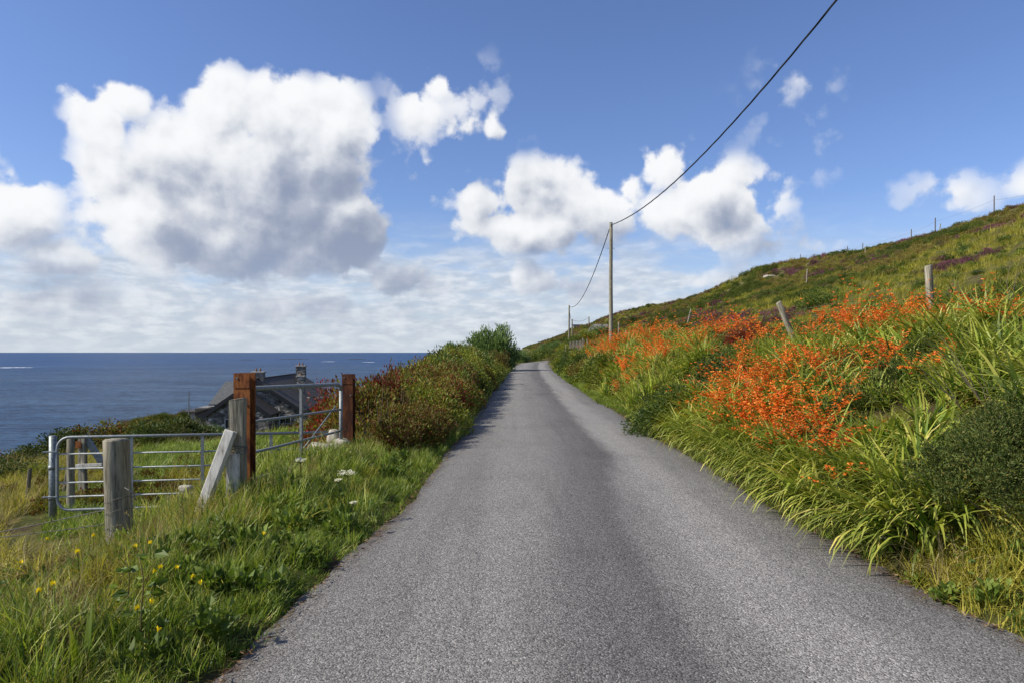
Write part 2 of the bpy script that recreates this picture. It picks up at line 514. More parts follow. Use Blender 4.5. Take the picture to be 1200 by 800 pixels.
def make_road():
    ys = axis([(-25, 2, 54), (2, 14, 160), (14, 60, 230), (60, 240, 260)])
    nac = 15
    A = np.linspace(-1, 1, nac)
    V = []; at = []
    dx = np.gradient(road_x(ys), ys)
    for k, y in enumerate(ys):
        m = np.hypot(1, dx[k]); c = road_x(y); hw = road_hw(y) * m ** (1 if y < 98 else .6)
        for a in A:
            e = abs(a) ** 8
            j = e * (.05 * (vnoise(y * 3.1, a * 3 + 9, 4) - .5) + .16 * (vnoise(y * .55, a * 5 + 2, 6) - .5))
            x = c + a * hw + j
            z = road_z(y) + .022 + .03 * (1 - a * a) - .028 * abs(a) ** 10 + .02 * (vnoise(x * 1.2, y * .5, 2) - .5)
            V.append((x, y, z)); at.append(a)
    n = len(ys)
    i = (np.arange(n - 1)[:, None] * nac + np.arange(nac - 1)[None]).ravel()
    F = np.stack([i, i + 1, i + nac + 1, i + nac], 1)
    me = mesh_from('road', V, F, road_mat(), {'across': at}, smooth=True)
    obj('road', me, kind='structure')
make_road()

def sea_mat():
    m, N, b = new_mat('sea_water')
    g = N.n('ShaderNodeNewGeometry').outputs['Position']
    w1 = N.noise(N.v('MULTIPLY', g, (.11, .16, 1)), 1.0, 9, .68)
    w2 = N.noise(N.v('MULTIPLY', g, (.0016, .0035, 1)), 1.0, 7, .6, .4)
    w3 = N.noise(N.v('MULTIPLY', g, (.03, .045, 1)), 1.0, 6, .6)
    ln = N.v('LENGTH', g, out=1)
    near = N.sm(ln, 3800, 700)
    c = N.mix(N.sm(w2, .42, .6), (.007, .042, .125, 1), (.014, .056, .145, 1))
    c = N.mix(near, c, N.mix(N.sm(w2, .4, .6), (.016, .044, .092, 1), (.032, .066, .118, 1)))
    w4 = N.noise(N.v('MULTIPLY', g, (.010, .028, 1)), 1.0, 6, .65)
    chop = N.sm(N.m('ADD', N.m('MULTIPLY', w1, .55), N.m('ADD', N.m('MULTIPLY', w3, .2), N.m('MULTIPLY', w4, .25))), .40, .60)
    c = N.mix(1.0, c, N.mix(chop, (.30, .34, .42, 1), (1.75, 1.72, 1.6, 1)), 'MULTIPLY')
    cap = N.sm(N.noise(N.v('MULTIPLY', g, (.05, .12, 1)), 1.0, 5, .7), .775, .81)
    c = N.mix(cap, c, (.6, .64, .68, 1))
    N.put(b.inputs['Base Color'], c)
    b.inputs['Roughness'].default_value = .42
    b.inputs['Specular IOR Level'].default_value = .16
    b.inputs['IOR'].default_value = 1.33
    bp = N.n('ShaderNodeBump'); bp.inputs['Strength'].default_value = .55; bp.inputs['Distance'].default_value = 3.0
    N.put(bp.inputs['Height'], N.m('ADD', w1, N.m('MULTIPLY', w3, .6)))
    N.L.new(bp.outputs[0], b.inputs['Normal'])
    return m

SEA_Z = -45.0
r_ = axis([(-45000, -6000, 6), (-6000, 6000, 24), (6000, 45000, 6)])
obj('sea', grid_mesh(r_, r_, lambda X, Y: X * 0 + SEA_Z, 'sea', sea_mat()), kind='structure')

def flat_mat(name, ramp, scale=6, rough=.85, bump=.3, bd=.01, stretch=(1, 1, 1), metal=0, spec=.3, local=True, detail=8):
    m, N, b = new_mat(name)
    g = N.n('ShaderNodeTexCoord').outputs['Object'] if local else N.n('ShaderNodeNewGeometry').outputs['Position']
    n = N.noise(N.v('MULTIPLY', g, stretch), scale, detail, .62)
    r = N.n('ShaderNodeValToRGB'); N.put(r.inputs[0], n)
    cr = r.color_ramp
    while len(cr.elements) < len(ramp): cr.elements.new(.5)
    for e, (p, c) in zip(cr.elements, ramp):
        e.position = p; e.color = tuple(c) + (1,)
    N.put(b.inputs['Base Color'], r.outputs[0])
    b.inputs['Roughness'].default_value = rough; b.inputs['Metallic'].default_value = metal
    b.inputs['Specular IOR Level'].default_value = spec
    bp = N.n('ShaderNodeBump'); bp.inputs['Strength'].default_value = bump; bp.inputs['Distance'].default_value = bd
    N.put(bp.inputs['Height'], n); N.L.new(bp.outputs[0], b.inputs['Normal'])
    return m

M = {}
M['wood'] = flat_mat('weathered_wood', [(.3, (.07, .060, .042)), (.48, (.22, .20, .145)), (.7, (.42, .385, .29))], 5, .9, .8, .012, (6, 6, .6))
M['wood_dark'] = flat_mat('dark_weathered_wood', [(.3, (.05, .045, .035)), (.5, (.13, .115, .09)), (.7, (.22, .20, .165))], 5, .9, .8, .012, (6, 6, .6))
M['wood_pale'] = flat_mat('pale_wood', [(.3, (.16, .14, .11)), (.42, (.48, .46, .41)), (.7, (.70, .68, .62))], 7, .85, .5, .008, (4, 4, .8))
M['steel'] = flat_mat('galvanised_steel', [(.3, (.17, .19, .195)), (.55, (.27, .29, .29)), (.72, (.38, .40, .40))], 30, .55, .15, .002, metal=.35, spec=.4)
M['steel_dark'] = flat_mat('dull_steel', [(.3, (.12, .14, .14)), (.6, (.24, .27, .27)), (.8, (.34, .37, .36))], 24, .5, .2, .002, metal=.4)
M['rust'] = flat_mat('rusty_steel', [(.33, (.030, .011, .007)), (.46, (.13, .038, .013)), (.56, (.30, .105, .026)), (.68, (.08, .028, .013))], 11, .85, .7, .006, (1, 1, .3))
M['rust_dark'] = flat_mat('dark_rusty_steel', [(.33, (.016, .008, .006)), (.5, (.075, .024, .011)), (.62, (.15, .05, .016))], 11, .85, .7, .006, (1, 1, .3))
M['wire'] = flat_mat('wire', [(.3, (.07, .065, .06)), (.7, (.17, .16, .145))], 60, .7, .1, .001)
M['cable'] = flat_mat('cable', [(.3, (.012, .012, .013)), (.7, (.03, .03, .03))], 30, .6, .1, .002)
M['stone'] = flat_mat('lichened_stone', [(.3, (.20, .18, .15)), (.5, (.38, .35, .29)), (.7, (.52, .49, .42))], 7, .95, 1.0, .03)
M['rock'] = flat_mat('reef_rock', [(.3, (.015, .018, .022)), (.7, (.05, .055, .06))], .05, .9, .5, 1.0)
M['foam'] = flat_mat('foam', [(.35, (.3, .36, .42)), (.6, (.8, .83, .85))], .08, .9, .2, .5)
M['twig'] = flat_mat('twig', [(.3, (.09, .07, .045)), (.7, (.24, .19, .12))], 12, .9, .4, .004)
M['slate'] = flat_mat('roof_slate', [(.3, (.030, .026, .023)), (.5, (.056, .048, .042)), (.7, (.09, .078, .068))], 3, .75, .3, .02, (1, 1, 4))
M['slate_pale'] = flat_mat('pale_slate', [(.3, (.05, .055, .055)), (.5, (.085, .09, .088)), (.7, (.12, .125, .12))], 3, .7, .3, .02, (1, 1, 4))
M['fascia'] = flat_mat('dark_fascia', [(.3, (.010, .012, .016)), (.7, (.022, .024, .028))], 5, .6, .1, .005)
M['white'] = flat_mat('white_paint', [(.3, (.55, .56, .56)), (.7, (.75, .76, .75))], 9, .6, .1, .004)
M['pot'] = flat_mat('clay_pot', [(.3, (.14, .08, .05)), (.7, (.26, .15, .09))], 9, .85, .2, .01)
M['glass'] = flat_mat('window_glass', [(.3, (.010, .013, .016)), (.7, (.03, .035, .04))], 2, .12, .02, .01, spec=.6)
M['plank'] = flat_mat('old_boards', [(.3, (.06, .055, .045)), (.7, (.15, .14, .115))], 6, .9, .4, .01, (4, 4, .5))
M['concrete'] = flat_mat('concrete', [(.3, (.26, .25, .23)), (.7, (.45, .44, .41))], 4, .9, .3, .01)

def wall_stone_mat():
    m, N, b = new_mat('rubble_stone_wall')
    g = N.n('ShaderNodeTexCoord').outputs['Object']
    v = N.n('ShaderNodeTexVoronoi'); N.put(v.inputs['Vector'], N.v('MULTIPLY', g, (1, 1, 1.7))); v.inputs['Scale'].default_value = 2.6
    v2 = N.n('ShaderNodeTexVoronoi', feature='DISTANCE_TO_EDGE'); N.put(v2.inputs['Vector'], N.v('MULTIPLY', g, (1, 1, 1.7))); v2.inputs['Scale'].default_value = 2.6
    s = N.n('ShaderNodeSeparateColor'); N.put(s.inputs[0], v.outputs['Color'])
    r = N.n('ShaderNodeValToRGB'); N.put(r.inputs[0], s.outputs[0])
    cr = r.color_ramp
    cr.elements[0].position = 0; cr.elements[0].color = (.05, .048, .045, 1)
    cr.elements[1].position = 1; cr.elements[1].color = (.55, .52, .47, 1)
    e = cr.elements.new(.6); e.color = (.21, .20, .18, 1)
    e = cr.elements.new(.85); e.color = (.2, .19, .175, 1)
    c = N.mix(N.sm(v2.outputs['Distance'], .05, .0), r.outputs[0], (.03, .03, .028, 1))
    N.put(b.inputs['Base Color'], c); b.inputs['Roughness'].default_value = .95
    bp = N.n('ShaderNodeBump'); bp.inputs['Strength'].default_value = .8; bp.inputs['Distance'].default_value = .08
    N.put(bp.inputs['Height'], v2.outputs['Distance']); N.L.new(bp.outputs[0], b.inputs['Normal'])
    return m
M['wall'] = wall_stone_mat()

# foliage colours (linear)
GRN = leaf_mat('grass_green', [(0, (.030, .075, .008)), (.4, (.105, .20, .018)), (.75, (.27, .35, .035)), (.95, (.50, .45, .15))],   .5, .34, .55, spec=.35, tipcol=(.34, .33, .08), tipamt=.4)
DRY = leaf_mat('grass_dry', [(0, (.12, .12, .035)), (.35, (.24, .19, .075)), (.75, (.38, .30, .15)), (1, (.50, .41, .24))], .7, .3, .3)
OLV = leaf_mat('grass_olive', [(0, (.10, .13, .014)), (.5, (.31, .285, .030)), (1, (.50, .42, .09))], .65, .3, .35)
CRL = leaf_mat('montbretia_leaf', [(0, (.035, .090, .012)), (.4, (.14, .235, .024)), (.72, (.38, .44, .055)), (.95, (.60, .50, .15))], .5, .30, .4, spec=.3, tipcol=(.42, .36, .08), tipamt=.45)
CRF = leaf_mat('montbretia_flower', [(0, (.42, .045, .006)), (.4, (.72, .135, .012)), (1, (.88, .36, .05))], .5, .3, .3)
STM = leaf_mat('flower_stem', [(0, (.07, .09, .02)), (1, (.17, .14, .04))], .6, .1, .2)
HGN = leaf_mat('shrub_green', [(0, (.030, .065, .012)), (.5, (.075, .125, .018)), (.85, (.17, .20, .03)), (1, (.26, .25, .05))], .5, .28, .3, spec=.35)
HLT = leaf_mat('shrub_yellow_green', [(0, (.07, .11, .012)), (.5, (.18, .21, .022)), (1, (.36, .34, .05))], .5, .33, .3)
HBR = leaf_mat('shrub_bronze', [(0, (.06, .030, .012)), (.35, (.17, .060, .020)), (.5, (.10, .12, .018)), (.8, (.21, .20, .03)), (1, (.30, .11, .03))], .6, .28, .3)
HRD = leaf_mat('shrub_red', [(0, (.07, .09, .02)), (.4, (.15, .055, .016)), (.8, (.27, .022, .020)), (1, (.42, .05, .03))], .5, .3, .3)
HDK = leaf_mat('shrub_dark', [(0, (.022, .036, .008)), (.5, (.052, .080, .013)), (.85, (.13, .15, .030)), (1, (.26, .17, .06))], .6, .2, .3)
HSL = leaf_mat('shrub_silver', [(0, (.06, .12, .03)), (.5, (.16, .24, .07)), (1, (.30, .38, .16))], .5, .3, .2)
GRS = leaf_mat('gorse', [(0, (.035, .060, .010)), (.6, (.10, .13, .016)), (.93, (.15, .17, .02)), (1, (.55, .38, .02))], .6, .2, .35)
HTR = leaf_mat('heather', [(0, (.050, .048, .018)), (.5, (.105, .070, .040)), (.70, (.21, .070, .11)), (.92, (.42, .07, .27))], .7, .2, .35)
BKN = leaf_mat('hill_brown', [(0, (.09, .075, .018)), (.5, (.20, .155, .035)), (1, (.32, .26, .07))], .7, .2, .35)
LIT = leaf_mat('leaf_litter', [(0, (.05, .028, .015)), (.5, (.15, .08, .04)), (1, (.36, .27, .14))], .85, .1, .3)
YEL = leaf_mat('buttercup', [(0, (.80, .55, .01)), (1, (.9, .72, .02))], .4, .2, .1)
WHT = leaf_mat('white_flower', [(0, (.62, .60, .50)), (1, (.85, .84, .76))], .6, .3, .1)
BRM = leaf_mat('bramble_leaf', [(0, (.05, .09, .012)), (.6, (.13, .19, .028)), (1, (.26, .32, .07))], .55, .3, .3, spec=.3)

# ------------------------------------------------------------ vegetation prototypes
def blades(n, length, width, th0, curve, spread, rng, segs=4, az=None, azr=pi, z0=0, base=None, lvar=.35):
    """n arching strap leaves; returns V, F, tint, tip"""
    L = length * (1 - lvar + lvar * 2 * rng.random(n) * .5 + 0)
    A = rng.uniform(-pi, pi, n) if az is None else az + rng.normal(0, azr, n)
    T0 = th0[0] + (th0[1] - th0[0]) * rng.random(n)
    K = curve[0] + (curve[1] - curve[0]) * rng.random(n)
    if base is None:
        r = spread * np.sqrt(rng.random(n)); q = rng.uniform(-pi, pi, n)
        B = np.stack([r * np.cos(q), r * np.sin(q), np.full(n, z0)], 1)
    else: B = base
    t = np.linspace(0, 1, segs + 1)
    W = width * (.7 + .6 * rng.random(n))
    th = T0[:, None] + K[:, None] * t[None] ** 1.3
    ds = (L / segs)[:, None]
    dx = np.sin(th) * ds; dz = np.cos(th) * ds
    cx = np.concatenate([np.zeros((n, 1)), np.cumsum((dx[:, 1:] + dx[:, :-1]) / 2, 1)], 1)
    cz = np.concatenate([np.zeros((n, 1)), np.cumsum((dz[:, 1:] + dz[:, :-1]) / 2, 1)], 1)
    twist = rng.normal(0, .35, n)
    sa = A + pi / 2 + twist
    S = np.stack([np.cos(sa), np.sin(sa)], 1)
    ca, sn = np.cos(A), np.sin(A)
    C = np.stack([B[:, 0, None] + cx * ca[:, None], B[:, 1, None] + cx * sn[:, None], B[:, 2, None] + cz], -1)
    w = W[:, None] * np.minimum(1, .35 + t[None] * 3) * (1 - t[None] ** 2.2) * .5
    Lf = C.copy(); Rt = C.copy()
    Lf[..., :2] += S[:, None, :] * w[..., None]; Rt[..., :2] -= S[:, None, :] * w[..., None]
    Lf[..., 2] += (w * .35); 
    m = segs
    V = np.concatenate([np.stack([Lf[:, :m], Rt[:, :m]], 2).reshape(n, 2 * m, 3), C[:, m:m + 1]], 1)
    per = 2 * m + 1
    off = (np.arange(n) * per)[:, None]
    Q = []
    for k in range(m - 1):
        Q.append(off + np.array([[2 * k, 2 * k + 1, 2 * k + 3, 2 * k + 2]]))
    Q = np.concatenate(Q)
    Tr = off + np.array([[2 * m - 2, 2 * m - 1, 2 * m]])
    tint = np.repeat(rng.random(n), per)
    tip = np.tile(np.concatenate([np.repeat(t[:m], 2), [1]]), n)
    return V.reshape(-1, 3), [Q, Tr], tint, tip

def join(parts):
    Vs, Fs, T, P, o = [], {}, [], [], 0
    for V, F, t, p in parts:
        Vs.append(V)
        for f in F:
            if len(f): Fs.setdefault(f.shape[1], []).append(np.asarray(f) + o)
        T.append(t); P.append(p); o += len(V)
    return np.concatenate(Vs), [np.concatenate(v) for v in Fs.values()], np.concatenate(T), np.concatenate(P)

def leaves(P, D, size, rng, aspect=.55, fold=.25):
    """pointed leaves at P facing along D"""
    n = len(P)
    D = D / (np.linalg.norm(D, axis=1)[:, None] + 1e-9)
    R = rng.normal(size=(n, 3)); S = np.cross(D, R); S /= np.linalg.norm(S, axis=1)[:, None] + 1e-9
    U = np.cross(S, D)
    s = (size * (.6 + .8 * rng.random(n)))[:, None]
    a = P; c = P + D * s - U * s * fold * .5
    l = P + D * s * .45 + S * s * aspect * .5 + U * s * fold * .3
    r = P + D * s * .45 - S * s * aspect * .5 + U * s * fold * .3
    V = np.stack([a, r, c, l], 1).reshape(-1, 3)
    F = np.arange(n * 4).reshape(n, 4)
    return V, [F], np.repeat(rng.random(n), 4), np.tile([0, .5, 1, .5], n)

def crown(n, rx, ry, rz, size, rng, lumps=30, lump_r=.3, aspect=.55, up=.3, low=.1, spiky=0):
    """leaf positions in many overlapping lumps with gaps between them"""
    u = rng.normal(size=(lumps, 3)); u /= np.linalg.norm(u, axis=1)[:, None]
    u[:, 2] = np.abs(u[:, 2])
    rad = rng.uniform(.45, .95, lumps)[:, None]
    C = u * rad * np.array([rx, ry, rz]) + np.array([0, 0, low])
    k = rng.integers(0, lumps, n)
    g = rng.normal(size=(n, 3)); gl = np.linalg.norm(g, axis=1)[:, None]; g = g / gl * rng.random((n, 1)) ** .45
    lr = lump_r * (.6 + .8 * rng.random(lumps))
    P = C[k] + g * lr[k][:, None] * np.array([rx, ry, rz]).mean()
    P[:, 2] = np.abs(P[:, 2])
    D = g + .4 * u[k] + rng.normal(size=(n, 3)) * .5 + np.array([0, 0, up])
    if spiky: D = P / np.array([rx, ry, rz]) * .8 + rng.normal(size=(n, 3)) * .35 + np.array([0, 0, .5])
    parts = leaves(P, D, size, rng, aspect)
    return parts, C

def stems_mesh(C, rng, name, r=.02, keep=14, mat=None):
    mb = MB()
    for c in C[:keep]:
        b = np.array([rng.normal(0, .06), rng.normal(0, .06), -.12])
        mid = b * .4 + c * .5 + rng.normal(0, .05, 3); 
        mb.tube([b, mid, c], [r, r * .7, r * .3], 5, cap=False)
    return mb.mesh(name, mat or M['twig'])

PROTO = {}
def proto(coln, meshes):
    c = bpy.data.collections.new(coln)
    for i, me in enumerate(meshes):
        o = bpy.data.objects.new('%s_%02d' % (coln, i), me); c.objects.link(o)
    PROTO[coln] = (c, len(meshes))

def pm(name, part, mat):
    V, F, t, p = part
    return mesh_from(name, V, F, mat, {'tint': t, 'tip': p})

def R(s): return np.random.default_rng(s)

def build_protos():
    # grasses
    proto('tuft_green', [pm('tuft', blades(34, .27 + .03 * i, .0075, (.02, .5), (.1, 1.15), .11, R(i), 4), GRN) for i in range(5)])
    proto('tuft_short', [pm('tuft', blades(40, .14 + .02 * i, .0075, (.05, .8), (.1, 1.1), .11, R(20 + i), 3), GRN) for i in range(4)])
    proto('tuft_dry', [pm('tuft', blades(30, .34 + .04 * i, .0055, (.05, .8), (.2, 1.6), .10, R(40 + i), 4), DRY) for i in range(4)])
    proto('tuft_olive', [pm('tuft', blades(34, .30 + .03 * i, .008, (.05, .8), (.3, 1.5), .12, R(50 + i), 4), OLV) for i in range(4)])
    # tall seeding stalks
    ms = []
    for i in range(4):
        rg = R(60 + i); n = 9
        v = blades(n, .65, .004, (.02, .25), (.1, .7), .08, rg, 5)
        tips = v[0].reshape(n, -1, 3)[:, -1]; pre = v[0].reshape(n, -1, 3)[:, -3]
        k = 12
        f = rg.random((n, k, 1))
        P = (pre[:, None] * (1 - f) + tips[:, None] * f).reshape(-1, 3) + rg.normal(0, .006, (n * k, 3))
        D = np.repeat(tips - pre, k, 0) * 4 + rg.normal(0, .35, (n * k, 3))
        ms.append(pm('seed_stalk', join([v, leaves(P, D, .022, rg, .35)]), DRY))
    proto('seed_stalk', ms)
    # broad leaved weeds
    proto('weed', [pm('weed', crown(160, .13, .13, .12, .055, R(70 + i), 12, .5, .7, .5, .02)[0], BRM) for i in range(4)])
    # montbretia
    proto('mont_leaf', [pm('mont', blades(36, .82, .029, (.05, .55), (.7, 2.2), .12, R(80 + i), 6), CRL) for i in range(5)])
    proto('mont_flow', [mont_flower(90 + i)[0] for i in range(5)])
    # hill cushions
    def cush(seed, mat, n, r, h, s, asp): return pm('cushion', crown(n, r, r, h, s, R(seed), 16, .38, asp, .5, 0, spiky=1)[0], mat)
    proto('c_gorse', [cush(100 + i, GRS, 650, .42, .34, .075, .3) for i in range(4)])
    proto('c_heather', [cush(110 + i, HTR, 560, .40, .22, .06, .3) for i in range(4)])
    proto('c_brown', [cush(120 + i, BKN, 560, .40, .24, .07, .3) for i in range(4)])
    proto('c_green', [cush(130 + i, HGN, 600, .36, .30, .06, .6) for i in range(3)] + [cush(140 + i, HLT, 600, .36, .28, .06, .6) for i in range(2)])
    proto('c_bronze', [cush(150 + i, HBR, 600, .36, .32, .055, .6) for i in range(3)])
    proto('c_dark', [cush(160 + i, HDK, 1100, .34, .30, .04, .45) for i in range(3)])

def mont_flower(seed, n=5):
    """arching stems carrying two rows of star shaped florets"""
    rg = R(seed)
    v = blades(n, .86, .006, (.0, .35), (.5, 1.3), .10, rg, 7, lvar=.2)
    per = v[0].reshape(n, -1, 3)
    P, D = [], []
    for q in range(n):
        pts = per[q]; mid = (pts[0:-1:2][:7] + pts[1:-1:2][:7]) / 2
        mid = np.concatenate([mid, pts[-1:]])
        for branch in range(3):
            a0 = 4.6 - branch * .6
            off = rg.normal(0, .05, 3) * (branch > 0)
            for f in np.linspace(a0, 6.9, 7):
                i = int(f); w = f - i
                c = mid[i] * (1 - w) + mid[min(i + 1, 7)] * w + off * (f - a0) + np.array([0, 0, .018]) + rg.normal(0, .008, 3)
                up = np.array([rg.normal(0, .5), rg.normal(0, .5), .8]); up /= np.linalg.norm(up)
                for k in range(5):
                    ang = 2 * pi * k / 5 + rg.random()
                    P.append(c); D.append(up * .6 + np.array([cos(ang), sin(ang), 0]))
    P = np.array(P); D = np.array(D)
    fl = leaves(P, D, .034, rg, .6, .1)
    # flowers and stems as two materials in one mesh
    V1, F1, t1, p1 = v; V2, F2, t2, p2 = fl
    V, F, t, p = join([v, fl])
    me = mesh_from('mont_flower', V, F, STM, {'tint': t, 'tip': p})
    me.materials.append(CRF)
    n1 = len(V1)
    st = np.zeros(len(me.polygons), np.int32); me.polygons.foreach_get('loop_start', st)
    vi = np.zeros(len(me.loops), np.int32); me.loops.foreach_get('vertex_index', vi)
    me.polygons.foreach_set('material_index', (vi[st] >= n1).astype(np.int32))
    return me, v, fl
build_protos()

_groups = {}
def scatter_group(coln):
    if coln in _groups: return _groups[coln]
    g = bpy.data.node_groups.new('scatter_' + coln, 'GeometryNodeTree')
    g.interface.new_socket('Geometry', in_out='INPUT', socket_type='NodeSocketGeometry')
    g.interface.new_socket('Geometry', in_out='OUTPUT', socket_type='NodeSocketGeometry')
    N = NT(g)
    gi = N.n('NodeGroupInput'); go = N.n('NodeGroupOutput')
    iop = N.n('GeometryNodeInstanceOnPoints')
    ci = N.n('GeometryNodeCollectionInfo'); ci.inputs[0].default_value = PROTO[coln][0]
    ci.inputs[1].default_value = True; ci.inputs[2].default_value = True
    def na(nm, ty):
        a = N.n('GeometryNodeInputNamedAttribute', data_type=ty); a.inputs[0].default_value = nm; return a.outputs[0]
    N.L.new(gi.outputs[0], iop.inputs['Points']); N.L.new(ci.outputs[0], iop.inputs['Instance'])
    iop.inputs['Pick Instance'].default_value = True
    N.L.new(na('idx', 'INT'), iop.inputs['Instance Index'])
    e = N.n('FunctionNodeEulerToRotation'); N.L.new(na('rot', 'FLOAT_VECTOR'), e.inputs[0])
    N.L.new(e.outputs[0], iop.inputs['Rotation'])
    N.L.new(na('scl', 'FLOAT_VECTOR'), iop.inputs['Scale'])
    N.L.new(iop.outputs[0], go.inputs[0])
    _groups[coln] = g
    return g

def scatter(name, coln, X, Y, scale, label=None, cat=None, zoff=-.02, tilt=.18, lean=None, seed=1, zs=1.0):
    n = len(X)
    if n == 0: return
    rg = R(seed)
    Z = terrain(X, Y) + zoff
    me = bpy.data.meshes.new(name)
    me.vertices.add(n)
    me.vertices.foreach_set('co', np.stack([X, Y, Z], 1).astype(np.float32).ravel())
    rot = np.stack([rg.normal(0, tilt, n), rg.normal(0, tilt, n), rg.uniform(-pi, pi, n)], 1)
    if lean is not None:      # lean the clump downhill, towards -X
        rot[:, 1] -= lean
    a = me.attributes.new('rot', 'FLOAT_VECTOR', 'POINT'); a.data.foreach_set('vector', rot.astype(np.float32).ravel())
    sc = np.broadcast_to(scale, n) * (.75 + .5 * rg.random(n))
    s3 = np.stack([sc, sc, sc * zs * (.8 + .4 * rg.random(n))], 1)
    a = me.attributes.new('scl', 'FLOAT_VECTOR', 'POINT'); a.data.foreach_set('vector', s3.astype(np.float32).ravel())
    a = me.attributes.new('idx', 'INT', 'POINT'); a.data.foreach_set('value', rg.integers(0, PROTO[coln][1], n).astype(np.int32))
    o = obj(name, me, kind='stuff')
    if label: o['label'] = label
    if cat: o['category'] = cat
    md = o.modifiers.new('scatter', 'NODES'); md.node_group = scatter_group(coln)
    return o

def cand(x0, x1, y0, y1, dens, seed):
    rg = R(seed); n = int((x1 - x0) * (y1 - y0) * dens)
    return rg.uniform(x0, x1, n), rg.uniform(y0, y1, n)

def edges(Y):
    Yc = np.clip(Y, -60, 92)
    return road_x(Yc) - road_hw(Yc), road_x(Yc) + road_hw(Yc)

def seen(X, Y, m=180):
    px, _ = to_px(X, Y, X * 0)
    return (Y > .8) & (px > -m) & (px < 1200 + m)

def off_road(X, Y, margin=0.0):
    j = .10 * (vnoise(Y * 2.2, X * 0 + 5, 31) - .5) + .22 * (vnoise(Y * .6, X * 0 + 8, 32) - .5)
    return np.abs(X - road_x(Y)) > road_hw(Y) * np.where(Y > 98, 1.05, 1) + margin + j

def ell(px, py, cx, cy, rx, ry): return ((px - cx) / rx) ** 2 + ((py - cy) / ry) ** 2

# zones of the bank, in metres: s = distance right of the road, Y = distance ahead
def zone_bank(X, Y):
    """0 grass verge, 1 montbretia, 2 mixed shrubs, 3 dark heath bush, 4 green shrubs; flower density"""
    s = X - edges(Y)[1]
    Z = terrain(X, Y)
    px, py = to_px(X, Y, Z + .35)
    wob = 30 * (fbm(X / 1.2, Y / 1.2, 71) - .5)
    px = px + wob; py = py + wob * .6
    z = np.full(len(X), 2)
    z = np.where(Y > 30, 4, z)
    mont = (ell(px, py, 1000, 510, 190, 120) < 1) | (ell(px, py, 1130, 420, 150, 75) < 1) | (ell(px, py, 905, 485, 95, 72) < 1)
    mont |= (ell(px, py, 745, 436, 52, 26) < 1) | (ell(px, py, 760, 412, 80, 20) < 1) | (ell(px, py, 728, 458, 34, 28) < 1)
    z = np.where(mont, 1, z)
    dark = ell(px, py, 1170, 545, 82, 92) < 1
    z = np.where(dark, 3, z)
    z = np.where((Y < 5.1 + .4 * np.sin(s * 3)) & (s < 2.3), 0, z)
    z = np.where((Y < 3.6), np.where(s < 1.4, 0, 2), z)
    fl = np.zeros(len(X))
    for c in ((920, 466, 105, 46, 1.0), (1015, 422, 84, 48, .85), (1095, 378, 95, 26, .40), (900, 415, 70, 22, .35), (850, 497, 44, 22, .7), (960, 500, 60, 40, .35), (765, 414, 90, 24, .50), (1130, 352, 90, 20, .16),
              (722, 438, 34, 20, .40), (690, 408, 24, 12, .22), (845, 400, 50, 14, .35), (1070, 395, 70, 26, .5)):
        fl = np.maximum(fl, c[4] * sstep(1.25, .55, ell(px, py, *c[:4])))
    return z, fl, s

def plant_bank():
    X, Y = cand(1.8, 11, .8, 62, 26, 501)
    s = X - edges(Y)[1]
    k = (s > .05) & (s < 5.2) & seen(X, Y) & off_road(X, Y)
    X, Y = X[k], Y[k]
    keep = R(5).random(len(X)) < np.clip(14 / (Y + 2), .12, 1.0)
    X, Y = X[keep], Y[keep]
    z, fl, s = zone_bank(X, Y)
    rg = R(6)
    far = np.clip(.85 + (Y - 8) / 60, .85, 1.5)
    mound = fbm(X / .9, Y / 1.3, 95, 3)
    gap = sstep(.36, .50, mound); far = far * (.62 + .8 * mound)
    m = (z == 1) & (rg.random(len(X)) < .62 * (.25 + .75 * gap)) & (s > .30)
    scatter('montbretia_foliage', 'mont_leaf', X[m], Y[m], (1.0 * far * np.clip(.6 + s, .7, 1))[m],
            'arching yellow green strap leaves massed over the roadside bank', 'montbretia', lean=.34, seed=7)
    m = (rg.random(len(X)) < fl * np.where(Y > 13, .30, .27) * sstep(.38, .56, fbm(X / .7, Y / .7, 91))) & (s > .45)
    scatter('montbretia_flowers', 'mont_flow', X[m], Y[m], (.95 * far)[m],
            'orange flower sprays drifting over the right bank', 'montbretia flowers', lean=.18, seed=8)
    m = (z == 2) & (rg.random(len(X)) < .48) & (s > .3)
    scatter('mixed_undergrowth', 'c_green', X[m], Y[m], (.78 * far * np.clip(.5 + s, .5, 1))[m], 'mixed green undergrowth between the montbretia drifts', 'undergrowth', seed=9)
    m = (((z == 2) | (z == 1)) & (rg.random(len(X)) < np.where(z == 2, .20, np.where(Y > 14, .18, .05))) & (s > .9))
    scatter('bronze_undergrowth', 'c_bronze', X[m], Y[m], (.8 * far)[m], 'bronze brown leafy undergrowth on the right bank', 'undergrowth', seed=10)
    m = (z == 4) & (rg.random(len(X)) < .55) & (s > .25)
    scatter('bank_greenery', 'c_green', X[m], Y[m], (1.15 * far * np.clip(.5 + s * .6, .5, 1.1))[m], 'green leafy growth on the bank where the road narrows away', 'undergrowth', seed=11)
    m = ((z == 2)) & (rg.random(len(X)) < .16) & (s > .1)
    scatter('bank_grass', 'tuft_olive', X[m], Y[m], 1.25, 'olive grass between shrubs on the right bank', 'grass', seed=12)
    m = (z <= 2) & (z > 0) & (rg.random(len(X)) < np.where(z == 2, .22, .10 * (1 - gap) + .02)) & (s > .6) & (Y < 30)
    scatter('bank_dark_growth', 'c_dark', X[m], Y[m], 1.05, 'dark leafy undergrowth in the hollow of the right bank', 'undergrowth', seed=13)

